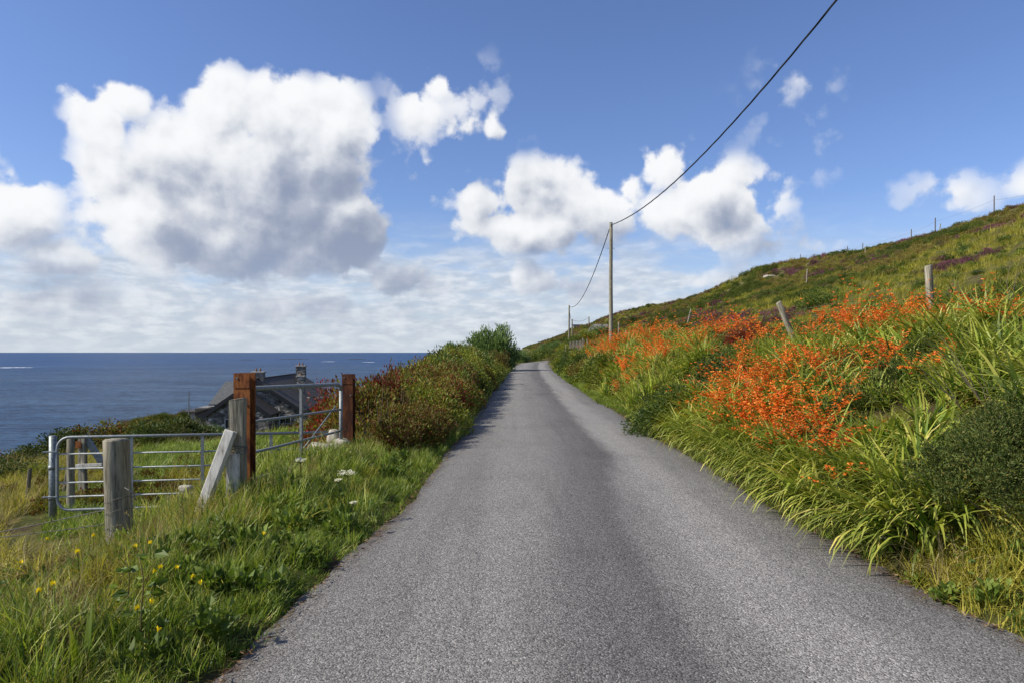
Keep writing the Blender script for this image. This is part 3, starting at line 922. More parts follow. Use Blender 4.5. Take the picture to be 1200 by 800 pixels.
def plant_edges():
    """grass and weeds along both road margins"""
    X, Y = cand(1.8, 8, .8, 62, 90, 511)
    s = X - edges(Y)[1]
    z, fl, s = zone_bank(X, Y)
    rg = R(21)
    k = (s > -.02) & seen(X, Y) & off_road(X, Y, .0)
    near = k & ((z == 0) | (Y < 3.6))
    m = near & (rg.random(len(X)) < .8) & (s > .03)
    scatter('right_verge_grass', 'tuft_olive', X[m], Y[m], np.clip(.62 + s * .5, .6, .9)[m], 'fine green grass on the near right verge', 'grass', tilt=.3, seed=22)
    m = near & (rg.random(len(X)) < .16) & (s > .1)
    scatter('right_verge_dry_grass', 'tuft_dry', X[m], Y[m], .9, 'straw coloured grass lying over the near right verge', 'grass', tilt=.5, seed=23)
    m = near & (rg.random(len(X)) < .10)
    scatter('right_verge_weeds', 'weed', X[m], Y[m], .8, 'small leafy weeds on the near right verge', 'weeds', seed=24)
    m = k & (s < .35) & (rg.random(len(X)) < np.clip(16 / (Y + 2), .2, .8)) & (z != 0)
    scatter('right_margin_grass', 'tuft_short', X[m], Y[m], np.clip(.6 + Y / 40, .6, 1.5)[m], 'short grass along the right edge of the road', 'grass', seed=25)

def plant_litter():
    rg = R(411); n = 2600
    Y = 1.5 + 20 * rg.random(n) ** 1.6; side = rg.random(n) < .5
    l, r = edges(Y)
    off = np.abs(rg.normal(0, .07, n)) - .05
    X = np.where(side, l - off, r + off)
    L = .05 * (.5 + rg.random(n)); a = rg.uniform(-pi, pi, n)
    z = np.maximum(terrain(X, Y), np.where((X > l) & (X < r), .026, -9)) + .006
    B = np.stack([X, Y, z], 1)
    D = np.stack([np.cos(a), np.sin(a), rg.normal(0, .12, n)], 1)
    V, F, t, p = leaves(B, D, .045, rg, .22, .1)
    obj('leaf_litter', pm('leaf_litter', (V, F, t, p), LIT), kind='stuff', label='brown straw and leaf litter along both road edges', category='litter')

def plant_left():
    X, Y = cand(-4.6, 1.2, .8, 14, 190, 521)
    q = edges(Y)[0] - X
    k = (q > -.01) & (q < 3.4) & seen(X, Y) & off_road(X, Y)
    X, Y, q = X[k], Y[k], q[k]
    rg = R(31)
    u = rg.random(len(X))
    pn = fbm(X / .55, Y / .55, 41)
    lush = sstep(.42, .55, pn - .13 * sstep(6.5, 4.0, Y) * sstep(1.0, 1.9, q) + .10 * (q < 1.3) - .05 * (q > 2) + .10 * sstep(5.5, 8, Y))
    m = (q < .40) & (u < .62)
    scatter('left_margin_grass', 'tuft_short', X[m], Y[m], np.clip(.55 + q, .5, .95)[m], 'short bright grass along the left edge of the road', 'grass', tilt=.3, seed=32)
    m = (q > .22) & (u < .50 * lush * (1 - .75 * sstep(1.5, 2.4, q) * sstep(7.5, 5.5, Y)))
    scatter('verge_grass', 'tuft_green', X[m], Y[m], (np.clip(.42 + q * .42, .42, .98 - .30 * sstep(6.5, 4.5, Y)) * (1 - .5 * sstep(1.1, 1.5, q) * sstep(8.6, 9.2, Y)) * (.45 + 1.2 * fbm(X / .3, Y / .3, 47)) * (1 - .45 * sstep(1.9, 2.4, q) * sstep(7.2, 6, Y)))[m], 'lush green grass on the left verge', 'grass', tilt=.3, seed=33)
    m = (q > .35) & (u > .52) & (u < .52 + .20 * (1 - lush) + .06 * (q > 1.3))
    scatter('verge_olive_grass', 'tuft_olive', X[m], Y[m], (.78 * (1 - .4 * sstep(1.9, 2.4, q) * sstep(7.2, 6, Y)))[m], 'olive tussock grass on the left verge', 'grass', tilt=.35, seed=34)
    m = (q > .5) & (u > .74) & (u < .74 + .20 * sstep(.5, 2.0, q + .9 * (pn - .5) + .5 * sstep(7, 4.5, Y)))
    scatter('verge_dry_grass', 'tuft_dry', X[m], Y[m], (.75 * (1 - .4 * sstep(1.9, 2.4, q) * sstep(7.2, 6, Y)))[m], 'dry straw coloured grass near the gate posts', 'grass', tilt=.45, seed=35)
    m = (q > .25) & (u > .91) & (u < .985) & (fbm(X / .6, Y / .6, 44) > .47)
    scatter('verge_weeds', 'weed', X[m], Y[m], 1.0, 'low leafy weeds among the grass of the left verge', 'weeds', seed=36)
    m = (q > .7) & (u > .968) & (u < .980)
    scatter('verge_seed_stalks', 'seed_stalk', X[m], Y[m], .72, 'thin seeding grass stalks on the left verge', 'grass', tilt=.2, seed=37)
    m = (q > 1.3) & (fbm(X / .5, Y / .5, 48) > .48) & (R(77).random(len(X)) < .08)
    scatter('verge_dead_growth', 'c_brown', X[m], Y[m], .42, 'brown dead growth under the grass of the left verge', 'undergrowth', seed=50)
    # sunlit strip between hedge and tarmac
    X2, Y2 = cand(-3, 2.2, 12, 64, 60, 561)
    q2 = edges(Y2)[0] - X2
    k2 = (q2 > -.02) & (q2 < .75) & off_road(X2, Y2)
    X2, Y2 = X2[k2], Y2[k2]; u2 = rg.random(len(X2))
    m2 = u2 < .5
    scatter('hedge_foot_grass', 'tuft_green', X2[m2], Y2[m2], np.clip(.9 + Y2[m2] / 50, .9, 1.8), 'sunlit grass between the hedge and the left edge of the road', 'grass', seed=53)
    m2 = u2 > .8
    scatter('hedge_foot_straw', 'tuft_dry', X2[m2], Y2[m2], 1.1, 'straw coloured grass along the foot of the hedge', 'grass', seed=54)
    # field below the verge
    X, Y = cand(-24, -3.0, 2.2, 36, 46, 531)
    q = edges(Y)[0] - X
    k = (q > 2.8) & seen(X, Y, 120)
    X, Y, q = X[k], Y[k], q[k]
    keep = rg.random(len(X)) < np.clip(9 / Y, .2, 1)
    X, Y, q = X[keep], Y[keep], q[keep]
    px, py = to_px(X, Y, terrain(X, Y))
    u = rg.random(len(X))
    pn = fbm(X / 1.6, Y / 1.6, 45)
    lawn = ((px > 150) & (Y > 13) & (Y < 22)) | ((px > 60) & (px < 200) & (Y > 8.7) & (Y < 13))
    track = (ell(px, py, 88, 630, 92, 32) < 1)
    far = np.clip(.8 + Y / 30, .8, 1.6)
    m = lawn & (u < .8)
    scatter('garden_lawn', 'tuft_short', X[m], Y[m], 1.2 * far[m], 'bright green rough lawn behind the long field gate', 'grass', seed=38)
    m = ~lawn & ~track & (u < .34)
    scatter('field_olive_grass', 'tuft_olive', X[m], Y[m], 1.05 * far[m], 'tall yellow green grass in the field', 'grass', seed=39)
    m = ~lawn & ~track & (u > .36) & (u < .36 + .34 * sstep(.35, .6, pn) + .1)
    scatter('field_dry_grass', 'tuft_dry', X[m], Y[m], 1.0 * far[m], 'dry straw coloured grass in the field', 'grass', seed=40, tilt=.35)
    m = ~lawn & ~track & (u > .90) & (u < .935)
    scatter('field_seed_stalks', 'seed_stalk', X[m], Y[m], .62 * far[m], 'seeding grass stalks in the field', 'grass', seed=41)
    rust = (q > 3.5) & (q < 9) & (Y > 10.6) & (Y < 15.5) & (fbm(X / .9, Y / .9, 49) > .50)
    m = rust & (u > .5) & (u < .66)
    scatter('field_dock', 'c_bronze', X[m], Y[m], .62, 'rusty brown docks and low growth behind the long field gate', 'undergrowth', seed=52)
    m = track & (u < .25)
    scatter('track_grass', 'tuft_dry', X[m], Y[m], .42, 'trodden dry grass on the gateway track', 'grass', tilt=.6, seed=42)
    X, Y = cand(-34, -7, 34, 72, 2.6, 551)
    k = (X / Y > -.46) & (X / Y < -.20)
    scatter('garden_grass', 'tuft_short', X[k], Y[k], 2.6, 'green grass of the garden running down to the cottage', 'grass', seed=51)
    # rough cover sloping to the sea
    X, Y = cand(-80, -2.5, 26, 120, 1.3, 541)
    q = edges(Y)[0] - X
    k = (q > 3) & seen(X, Y, 60) & (np.hypot((X + 27) / 1.0, (Y - 80) / 1.25) > 11) & ~((X / Y > -.44) & (X / Y < -.22) & (Y < 74))
    X, Y = X[k], Y[k]; u = rg.random(len(X))
    m = u < .5
    scatter('slope_scrub', 'c_brown', X[m], Y[m], 1.9, 'olive brown scrub on the slope towards the sea', 'scrub', seed=43)
    m = u > .5
    scatter('slope_gorse', 'c_gorse', X[m], Y[m], 1.9, 'dark gorse on the slope towards the sea', 'scrub', seed=44)

def plant_hill():
    for tag_, (y0, y1, dens, sc) in {'near': (4, 34, 5.2, .78), 'middle': (34, 90, 2.2, 1.15), 'far': (90, 330, .62, 2.0)}.items():
        X, Y = cand(4, 90 if y1 > 40 else 48, y0, y1, dens, 600 + int(y0))
        s = X - edges(Y)[1]
        lim = 4.2 if y0 < 30 else (3.6 if y0 < 80 else .3)
        k = (s > lim) & seen(X, Y, 90) & (s < 62) & (np.abs(X - road_x(Y)) > road_hw(Y) * 1.25 + .3)
        X, Y, s = X[k], Y[k], s[k]
        rg = R(int(y0) + 3); u = rg.random(len(X))
        a = fbm(X / 3.2, Y / 6, 81, 5); b = fbm(X / 4.5 + 40, Y / 9, 83, 4); c = fbm(X / 7 + 9, Y / 14, 85, 3)
        kind = np.where((a > .625) & (u < .85), 1, 0)                       # heather
        kind = np.where((kind == 0) & (b > .63), 2, kind)    # gorse
        kind = np.where((kind == 0) & (c > .50) & (u < .55), 3, kind)
        kind = np.where((kind == 0) & (u > .84), 4, kind)
        names = {'near': 'near', 'middle': 'middle', 'far': 'far'}[tag_]
        where = {'near': 'just above the roadside fence', 'middle': 'half way along the hillside', 'far': 'on the far end of the hill'}[tag_]
        for kk, (nm, coln, f) in enumerate((('hill_grass', 'tuft_olive', 1.35), ('hill_heather', 'c_heather', 1.0), ('hill_gorse', 'c_gorse', 1.0),
                                            ('hill_scrub', 'c_brown', .95), ('hill_greenery', 'c_green', .8))):
            m = kind == kk
            if kk == 0: m = m & (u < .9)
            scatter(nm, coln, X[m], Y[m], sc * f, '%s %s' % (nm.replace('hill_', '').replace('heather', 'purple and brown heather').replace('gorse', 'dark green gorse').replace('greenery', 'low green cover').replace('scrub', 'brown scrub').replace('grass', 'olive grass tussocks'), where), nm.split('_')[1], seed=700 + kk, zoff=-.05)

plant_bank(); plant_litter(); plant_edges(); plant_left(); plant_hill()

# ------------------------------------------------------------ shrubs, each a thing with foliage and stems
def shrub_proto(seed, n, size, mat, lumps=34, aspect=.55, lump_r=.34, ratio=1.0, spiky=0):
    rg = R(seed)
    part, C = crown(n, 1, 1, ratio, size * 1.25, rg, lumps, lump_r, aspect, .3, .15, spiky)
    zt_ = np.percentile(part[0][:, 2], 99); rt_ = np.percentile(np.hypot(part[0][:, 0], part[0][:, 1]), 97)
    k3 = np.array([1 / rt_, 1 / rt_, 1 / zt_]); part = (part[0] * k3,) + part[1:]; C = C * k3
    return pm('foliage', part, mat), stems_mesh(C * .8, rg, 'stem', .018, 9)

def remat(me, mat):
    m = me.copy(); m.materials.clear(); m.materials.append(mat); return m

SH = {}
base = [shrub_proto(200 + i, 5200, .066, HGN) for i in range(4)]
for key, mat in (('green', HGN), ('light', HLT), ('bronze', HBR), ('red', HRD), ('dark', HDK)):
    SH[key] = [(remat(f, mat), s) for f, s in base]
SH['silver'] = [shrub_proto(220 + i, 9000, .085, HSL, 46, .32, .30, spiky=1) for i in range(2)]
SH['heath'] = [shrub_proto(230 + i, 24000, .030, HDK, 110, .42, .17) for i in range(2)]

def shrub(kind, x, y, r, h, label, cat='shrub', group=None, seed=0, zoff=-.1, name=None):
    f, s = SH[kind][seed % len(SH[kind])]
    t = thing(name or 'shrub', label, cat, (x, y, zt(x, y) + zoff), (seed * 2.4) % 6.28, group)
    t.scale = (r, r, h)
    obj('foliage', f, t); obj('stem', s, t)
    return t

# hedge on the left of the road
def hedge():
    rg = R(77)
    L = {'red': 'red leaved', 'green': 'dark green', 'light': 'yellow green', 'bronze': 'rust leaved', 'dark': 'dark leaved'}
    ROW = ['in the roadside row', 'in the middle row', 'in the seaward row']
    ALONG = [(14.5, 'close to the far rusty post'), (18, 'a little beyond the far rusty post'), (23, 'a third of the way to the bend'),
             (30, 'half way to the bend'), (38, 'two thirds of the way to the bend'), (99, 'just before the big round bush')]
    seq = ['bronze', 'green', 'bronze', 'light', 'bronze', 'green', 'bronze', 'light', 'green', 'bronze', 'light', 'dark', 'light', 'bronze']
    i = 0
    for row, q in enumerate((.62, 1.6, 2.8)):
        y = (10.3, 12.0, 15.0)[row]
        while y < 48:
            k = seq[(i * 5 + row * 3) % len(seq)]
            if row == 0 and i % 2 == 0: k = 'light'
            if y < 22 and (i % 3 or y < 12.5): k = 'bronze' if (i % 5 or y < 13) else 'red'
            e = float(edges(np.array([y]))[0][0])
            top = np.interp(y, [10, 12, 16, 20, 30, 40, 50], [.72, .98, 1.25, 1.42, 1.62, 1.75, 2.0]) + rg.normal(0, .09)
            pxs = 600 + 800 * (e - q) / y
            ysil = np.interp(pxs, [380, 420, 450, 480, 510, 540, 560, 600], [478, 462, 452, 438, 422, 410, 414, 426])
            top = min(top, 1.6 - (ysil - 412) * y / 800 + rg.normal(0, .05))
            h = max(.5, top - zt(e - q, y) + .1)  * (.74 if row == 0 else 1.0)
            r = np.interp(y, [10, 12, 50], [.62, .80, 1.35]) * rg.uniform(.85, 1.15) * (.8 if row == 0 else 1.1)
            x = e - q + rg.normal(0, .08)
            if row == 0: x = min(x, e - .05 - r * .80)
            al = next(t for lim, t in ALONG if y < lim)
            shrub(k, x, y, r, h, '%s hedge shrub %s, %s' % (L[k], ROW[row], al), group='shrubs of the left roadside hedge', seed=i)
            y += r * rg.uniform(.8, 1.1); i += 1
hedge()
shrub('red', -3.15, 12.6, .72, 1.15, 'crimson leaved shrub behind the far rusty gate post', seed=1)
shrub('red', -3.75, 13.6, .42, .85, 'smaller red shrub seen through the bars of the roadside gate', seed=2)
shrub('red', -2.55, 13.4, .6, 1.2, 'red leaved shrub just right of the far rusty gate post', seed=2)
shrub('bronze', -2.5, 12.0, .55, .95, 'rust coloured shrub right beside the far rusty gate post', seed=0)
shrub('bronze', -1.9, 11.2, .5, .75, 'low rusty shrub where the hedge begins', seed=3)
shrub('silver', -1.75, 57, 2.25, 3.5, 'big round grey green bush at the bend of the road', 'bush', seed=0, name='bush')
shrub('silver', -3.7, 50, 1.9, 2.75, 'lower grey green bush left of the big round bush', 'bush', seed=1, name='bush')
shrub('bronze', -.9, 49.5, .9, 1.6, 'purple brown shrub under the big round bush', seed=1)
# hedges beyond the bend
for i, (x, y, r, h, k, lb) in enumerate([
        (.5, 104, 2.2, 1.7, 'silver', 'pale grey green shrub beyond the bend, farthest left'),
        (2.9, 112, 2.4, 1.9, 'green', 'dark rounded shrub straight ahead beyond the bend'),
        (7.2, 126, 2.4, 2.2, 'silver', 'pale shrub beyond the bend in front of the far hillside'),
        (12.5, 108, 2.0, 1.9, 'silver', 'grey green shrub inside the bend beside the palings'),
        (-2.4, 76, 1.7, 1.5, 'green', 'low green shrub past the big round bush'),
        (13.0, 102, 2.4, 2.6, 'green', 'rounded shrub at the foot of the thin far poles'),
        (7.6, 97, 1.6, 1.5, 'light', 'yellow green shrub right of the road just inside the bend'),
        (9.3, 99, 1.8, 2.2, 'green', 'green shrub hiding the lower part of the far road'),
        (11.0, 100, 1.9, 2.6, 'light', 'tall yellow green shrub below the far road'),
        (5.6, 117, 2.2, 2.0, 'green', 'green shrub closing the view at the end of the road'),
        (15.5, 118, 2.2, 2.3, 'green', 'green shrub on the slope just below the far road'),
        (11.5, 78, 2.0, 1.6, 'dark', 'dark gorse bush on the slope behind the main pole')]):
    shrub(k, x, y, r, h, lb, seed=i)
# right bank hedgerow near the bend
rg = R(88)
for i in range(16):
    y = 27 + i * 4.2; e = float(edges(np.array([y]))[1][0])
    x = e + rg.uniform(1.0, 1.6)
    k = ['light', 'green', 'bronze', 'green'][i % 4]
    shrub(k, x, y, rg.uniform(1.0, 1.4), rg.uniform(.9, 1.3),
          {'light': 'yellow green shrub on the right bank towards the bend', 'green': 'green shrub on the right bank towards the bend', 'bronze': 'brownish shrub on the right bank towards the bend'}[k],
          group='shrubs on the right bank towards the bend', seed=i)
# shrubs on the right bank by position in the photograph
for i, (px, py, r, h, k, lb) in enumerate([
        (1178, 556, .66, .72, 'heath', 'dense dark heath bush filling the right bank above the verge'),
        (1205, 505, .66, .7, 'heath', 'upper dark heath bush at the right edge of the bank'),
        (1112, 530, .36, .42, 'heath', 'small dark heath bush beside the drooping strap leaves'),
        (845, 440, .75, .8, 'dark', 'dark leafy shrub between the two orange drifts'),
        (810, 470, .8, .8, 'green', 'green shrub in the gap between the orange drifts'),
        (775, 490, .7, .65, 'green', 'low green shrub beside the road between the orange drifts'),
        (880, 395, .7, .8, 'red', 'dark red shrub below the leaning fence post'),
        (870, 412, .7, .6, 'green', 'glossy green shrub below the leaning fence post'),
        (800, 385, .9, .8, 'bronze', 'rust coloured shrub above the far orange drift'),
        (720, 398, 1.1, .9, 'bronze', 'brown shrub at the foot of the main pole'),
        (960, 350, 1.0, .8, 'green', 'broad green shrub uphill between the two nearest fence posts'),
        (900, 345, 1.2, .8, 'dark', 'dark gorse bush on the hillside above the leaning post'),
        (745, 375, 2.0, 1.4, 'dark', 'large dark gorse clump on the slope right of the main pole'),
        (700, 408, 1.0, 1.0, 'bronze', 'orange brown shrub left of the main pole')]):
    x, y = ray_ground(px, py, h * .45)
    shrub(k, x, y, r, h, lb, seed=i + 3)
# shrubs at the seaward side of the field
for i, (px, Y, r, h, k, lb) in enumerate([
        (5, 24, 1.5, .95, 'bronze', 'brown scrub bush at the left edge above the sea'),
        (45, 24, 1.4, 1.0, 'dark', 'dark scrub bush left of the gate end'),
        (85, 24, 1.4, 1.15, 'dark', 'dark scrub bush behind the rounded gate end'),
        (120, 25, 1.5, 1.2, 'bronze', 'reddish brown scrub bush behind the thick wooden post'),
        (150, 25, 1.3, 1.1, 'bronze', 'brown scrub bush right of the thick wooden post'),
        (178, 23, 1.2, .95, 'green', 'clipped dark green bush behind the field gate, left half'),
        (205, 23, 1.2, 1.0, 'dark', 'dark green bush behind the middle of the field gate'),
        (232, 23.5, 1.2, .95, 'green', 'dark green bush below the corner of the house'),
        (15, 15.5, .9, .7, 'dark', 'dark low bush in the field at the left edge'),
        (384, 20, .7, .5, 'bronze', 'brown bush below the pale lean-to roof'),
        (55, 15, .7, .45, 'light', 'low yellow green bush near the steel gate post')]):
    X = (px - 600) / 800 * Y
    shrub(k, X, Y, r, h, lb, seed=i + 1)

# front row of montbretia clumps as single plants
def mont_clump(seed):
    rg = R(seed)
    a = blades(62, 1.02, .036, (.15, .75), (1.1, 2.6), .13, rg, 7, az=pi, azr=.9)
    b = blades(26, .74, .030, (.0, .5), (.5, 1.5), .13, rg, 6)
    _, v, fl = mont_flower(seed + 40, 2)
    return pm('leaves', join([a, b]), CRL), pm('stem', v, STM), pm('flowers', fl, CRF)
CL = [mont_clump(300 + i) for i in range(5)]
rg = R(99)
for i in range(46):
    y = 5.1 + i * .125 + (i / 46) ** 2 * 4.4
    e = float(edges(np.array([y]))[1][0])
    x = e + rg.uniform(.30, .42) + (.30 if i % 2 else 0)
    lf, st, fl = CL[i % 5]
    flow = i % 5 == 3 and i > 6
    t = thing('montbretia_plant', ('montbretia clump with orange flowers' if flow else 'clump of arching yellow green strap leaves') + (' at the near end of the right kerbside' if i < 12 else ' half way along the right kerbside' if i < 28 else ' far along the right kerbside'),
              'montbretia', (x, y, zt(x, y) - .02), rg.normal(0, .35), 'montbretia clumps along the right road edge')
    s = rg.uniform(.85, 1.05); t.scale = (s, s, s * rg.uniform(.85, 1.05))
    obj('leaves', lf, t)
    if flow: obj('stem', st, t); obj('flowers', fl, t, kind='stuff')

# ------------------------------------------------------------ small flowers and weeds
def flower_proto():
    mb = MB(); mb.tube([(0, 0, 0), (.01, .005, .12), (.0, .0, .25)], .0022, 5)
    stem = mb.mesh('stem', None); stem.materials.append(GRN)
    rg = R(5); P, D = [], []
    for k in range(6):
        a = 2 * pi * k / 6; P.append((0, 0, .25)); D.append((cos(a), sin(a), .35))
    V, F, t, p = leaves(np.array(P, float), np.array(D, float), .019, rg, 1.25, .05)
    return stem, pm('petals', (V, F, t, p), YEL)
bs, bp_ = flower_proto()
for i, (px, py) in enumerate([(91, 649), (176, 639), (158, 643), (188, 668), (181, 673), (208, 668), (226, 679), (235, 686), (177, 709),
                              (161, 717), (186, 742), (63, 687), (45, 696), (25, 662), (55, 633), (110, 630), (310, 628)]):
    x, y = ray_ground(px, py, .30)
    t = thing('buttercup', 'yellow buttercup standing in the grass of the left verge', 'buttercup', (x, y, zt(x, y) + .03), i * 1.1, 'yellow buttercups on the left verge')
    t.scale = (.72, .72, 1.15)
    obj('stem', bs, t); obj('petals', bp_, t)

def umbel(px, py, h, w, label):
    x, y = ray_ground(px, py, h)
    t = thing('umbel_flower', label, 'flower', (x, y, zt(x, y)))
    mb = MB(); mb.tube([(0, 0, 0), (.01, 0, h * .5), (0, 0, h)], .004, 5)
    rg = R(int(px)); P = []
    for k in range(9):
        a = rg.uniform(0, 6.28); r = w * np.sqrt(rg.random())
        p = (r * cos(a), r * sin(a), h + .03 + rg.uniform(-.01, .01)); P.append(p)
        mb.tube([(0, 0, h - .01), p], .0018, 4)
    s = mb.mesh('stem', None); s.materials.append(STM); obj('stem', s, t)
    P = np.repeat(np.array(P), 26, 0) + rg.normal(0, w * .22, (9 * 26, 3)) * [1, 1, .3]
    D = rg.normal(size=P.shape) * [1, 1, .3] + [0, 0, .4]
    obj('petals', pm('petals', leaves(P, D, .012, rg, .8, .1), WHT), t)
umbel(407, 557, .42, .07, 'large white umbel flower in the verge below the far rusty post')
umbel(397, 566, .35, .03, 'small white flower just left below the large umbel')
umbel(413, 593, .25, .025, 'small white flower low in the grass near the road edge')
umbel(1037, 634, .12, .025, 'tiny white flower under the drooping strap leaves')
umbel(352, 542, .4, .05, 'cream flower head in the verge beside the stones')

def bramble(px, py, label, sc=1.0):
    x, y = ray_ground(px, py, 0)
    t = thing('bramble_seedling', label, 'weed', (x, y, zt(x, y)), 0)
    t.scale = (sc, sc, sc)
    mb = MB(); mb.tube([(0, 0, 0), (-.01, .01, .16), (.0, .02, .34), (-.03, .03, .46)], [.005, .005, .004, .003], 6)
    s = mb.mesh('stem', None, True); s.materials.append(DRY); obj('stem', s, t)
    rg = R(int(px)); P, D = [], []
    for k in range(9):
        z = .12 + k * .042; a = k * 2.4 + .4; d = np.array([cos(a), sin(a), .15])
        c = np.array([-.01, .015, z])
        for j in (-1.0, -.5, 0, .5, 1.0):
            q = np.array([cos(a + j), sin(a + j), .1 - .1 * abs(j)])
            P.append(c + d * .06); D.append(q)
    obj('leaves', pm('leaves', leaves(np.array(P), np.array(D), .062, rg, .6, .1), BRM), t)
bramble(166, 762, 'pale leafy seedling on an upright stalk in the left verge', 1.05)
bramble(150, 735, 'smaller pale seedling behind the upright one', .8)
bramble(1130, 690, 'leafy seedling on the near right verge', .55)
def broad_tuft(px, py, label, n=7, h=.4, w=.03):
    x, y = ray_ground(px, py, 0)
    me = pm('sword_leaves', blades(n, h, w, (.02, .3), (.05, .5), .03, R(int(px)), 5, lvar=.2), GRN)
    o = obj('sword_leaf_plant', me, loc=(x, y, zt(x, y) - .01), label=label, category='plant')
broad_tuft(95, 800, 'upright bright green sword leaves at the bottom left')
broad_tuft(62, 800, 'low fan of green blades beside the sword leaves', 6, .3, .022)

# dry stalks in front of the hedge
for i, (px, py, h) in enumerate([(432, 520, .75), (445, 515, .9), (455, 520, .8), (438, 505, .7), (470, 505, .9), (462, 512, .7), (452, 500, .95), (480, 500, .8)]):
    x, y = ray_ground(px, py, .1)
    rg = R(800 + i); mb = MB()
    for k in range(4):
        a = rg.uniform(0, 6.28); l = .18 * rg.random()
        mb.tube([(rg.normal(0, .03), rg.normal(0, .03), -.05), (l * .4 * cos(a), l * .4 * sin(a), h * .5), (l * cos(a), l * sin(a), h * rg.uniform(.8, 1.05))], [.005, .004, .002], 4)
    o = obj('dead_stalks', mb.mesh('dead_stalks', M['twig']), loc=(x, y, zt(x, y)), label='bunch of bare straw brown stalks in front of the hedge', category='dead stalks', group='dead stalks before the hedge')
# bleached stems on the right bank
for i, (px, py, h, a, lb) in enumerate([(1180, 355, .5, 0.2, 'pale bare twig rising above the montbretia at the right'), (1150, 440, .6, -.9, 'long bleached stem leaning across the dark bush'),
                                        (1128, 450, .5, -1.1, 'shorter bleached stem beside the long one'), (1165, 470, .35, -.3, 'short flat bleached leaf stem')]):
    x, y = ray_ground(px, py, .45)
    rg = R(900 + i); mb = MB()
    for k in range(3):
        e = np.array([h * sin(a) + rg.normal(0, .12), rg.normal(0, .08), h * cos(a) + .45 + rg.normal(0, .05)])
        mb.tube([(0, 0, .2), e * .3 + [.03, 0, .14], e * .6 + [rg.normal(0, .03), 0, .12], e], [.006, .005, .004, .002], 5)
    obj('bare_stem', mb.mesh('bare_stem', M['twig']), loc=(x, y, zt(x, y)), label=lb, category='stem')

# ------------------------------------------------------------ posts and gates
def post_mesh(h, r, seed, n=12, square=False, sink=.4, top_tilt=.02, taper=.94):
    rg = R(seed)
    zs = [-sink, 0, h * .33, h * .66, h - .012, h]
    V = []
    sh = 1 + rg.normal(0, .035, n)
    for j, z in enumerate(zs):
        rr = r * (1 + (taper - 1) * max(z, 0) / h) * (.93 if j == 5 else 1)
        ox, oy = rg.normal(0, r * .05, 2)
        for k in range(n):
            a = 2 * pi * k / n + pi / 4
            if square:
                c, s = cos(a), sin(a); m = max(abs(c), abs(s)); q = rr / m * .98
                q = min(q, rr * 1.3)
            else: q = rr * sh[k]
            x = q * cos(a) + ox; y = q * sin(a) + oy
            V.append((x, y, z + (x * top_tilt / r if j >= 4 else 0)))
    F = []
    for i in range(5):
        for k in range(n):
            k2 = (k + 1) % n; F.append((i * n + k, i * n + k2, (i + 1) * n + k2, (i + 1) * n + k))
    F.append(tuple(5 * n + k for k in range(n)))
    return MB().add(V, F)

# thick wooden strainer post, front left
x, y = -3.74, 6.5
zb = zt(x, y)
t = thing('strainer_post', 'thick round weathered wooden post in front of the long field gate', 'post', (x, y, zb), .4)
obj('post', post_mesh(.77 - zb, .118, 3, 16, top_tilt=-.008).mesh('post', M['wood'], True), t, rot=(0, radians(-1.8), -.4))
def strand(pts, r, n=5, amp=0, seed=0, step=14):
    """smooth the polyline a little, add a twist of wire"""
    pts = np.array(pts, float); d = np.r_[0, np.cumsum(np.linalg.norm(np.diff(pts, axis=0), axis=1))]
    q = np.linspace(0, d[-1], step)
    return np.stack([np.interp(q, d, pts[:, k]) for k in range(3)], 1)
mb = MB()
for z in (.55, .44, .30):
    a = np.linspace(0, 2 * pi, 15); mb.tube(np.stack([.128 * np.cos(a), .128 * np.sin(a), z - .35 + .03 * np.sin(a * 1.5) + .3], 1), .0022, 4)
mb.tube([(.06, -.13, .62), (.1, -.17, .60), (.14, -.18, .57), (.16, -.17, .50)], .006, 5)
obj('wire_binding', mb.mesh('wire_binding', M['wire']), t)

# weathered grey post and white brace beside the first rusty post
x, y = -2.70, 6.72; zb = zt(x, y)
t = thing('grey_gate_post', 'square weathered grey wooden post standing against the near rusty post', 'post', (x, y, zb))
obj('post', post_mesh(1.14 - zb, .074, 8, 8, True, top_tilt=.012, taper=.98).mesh('post', M['wood'], False), t, rot=(0, 0, .1))
mb = MB()
for k in range(5):
    a = np.linspace(0, 2 * pi, 13); zc = .62 - zb + k * .015
    mb.tube(np.stack([.093 * np.cos(a), .093 * np.sin(a), zc + .02 * np.sin(a + k)], 1), .003, 4)
obj('wire_binding', mb.mesh('wire_binding', M['wire']), t)
obj('splice_board', MB().box((-.01, -.088, .28 - zb + .02), (.125, .03, .62)).mesh('splice_board', M['wood_pale']), t)

def brace(p0, p1, w, d, mat, label, name='timber_brace'):
    p0 = np.array(p0, float); p1 = np.array(p1, float)
    mid = (p0 + p1) / 2; ax = p1 - p0; L = np.linalg.norm(ax); ax /= L
    sx = np.cross(ax, [0, 1, 0]); sx /= np.linalg.norm(sx); sy = np.cross(ax, sx)
    Rm = np.stack([sx, sy, ax], 1)
    mb = MB(); n = 10; V = []; rg = R(4)
    for z, k in ((-L / 2, .97), (-L * .2, 1), (L * .2, 1.02), (L / 2 - .008, 1), (L / 2, .93)):
        for j in range(n):
            a = 2 * pi * j / n + .3; c, s = cos(a), sin(a); q = min(1 / max(abs(c), abs(s)), 1.22) * k
            V.append((q * c * w / 2, q * s * d / 2, z))
    F = [(i * n + j, i * n + (j + 1) % n, (i + 1) * n + (j + 1) % n, (i + 1) * n + j) for i in range(4) for j in range(n)]
    F += [tuple(4 * n + j for j in range(n)), tuple(reversed(range(n)))]
    mb.add(np.array(V) @ Rm.T, F)
    return obj(name, mb.mesh(name, mat), loc=tuple(mid), label=label, category='brace')
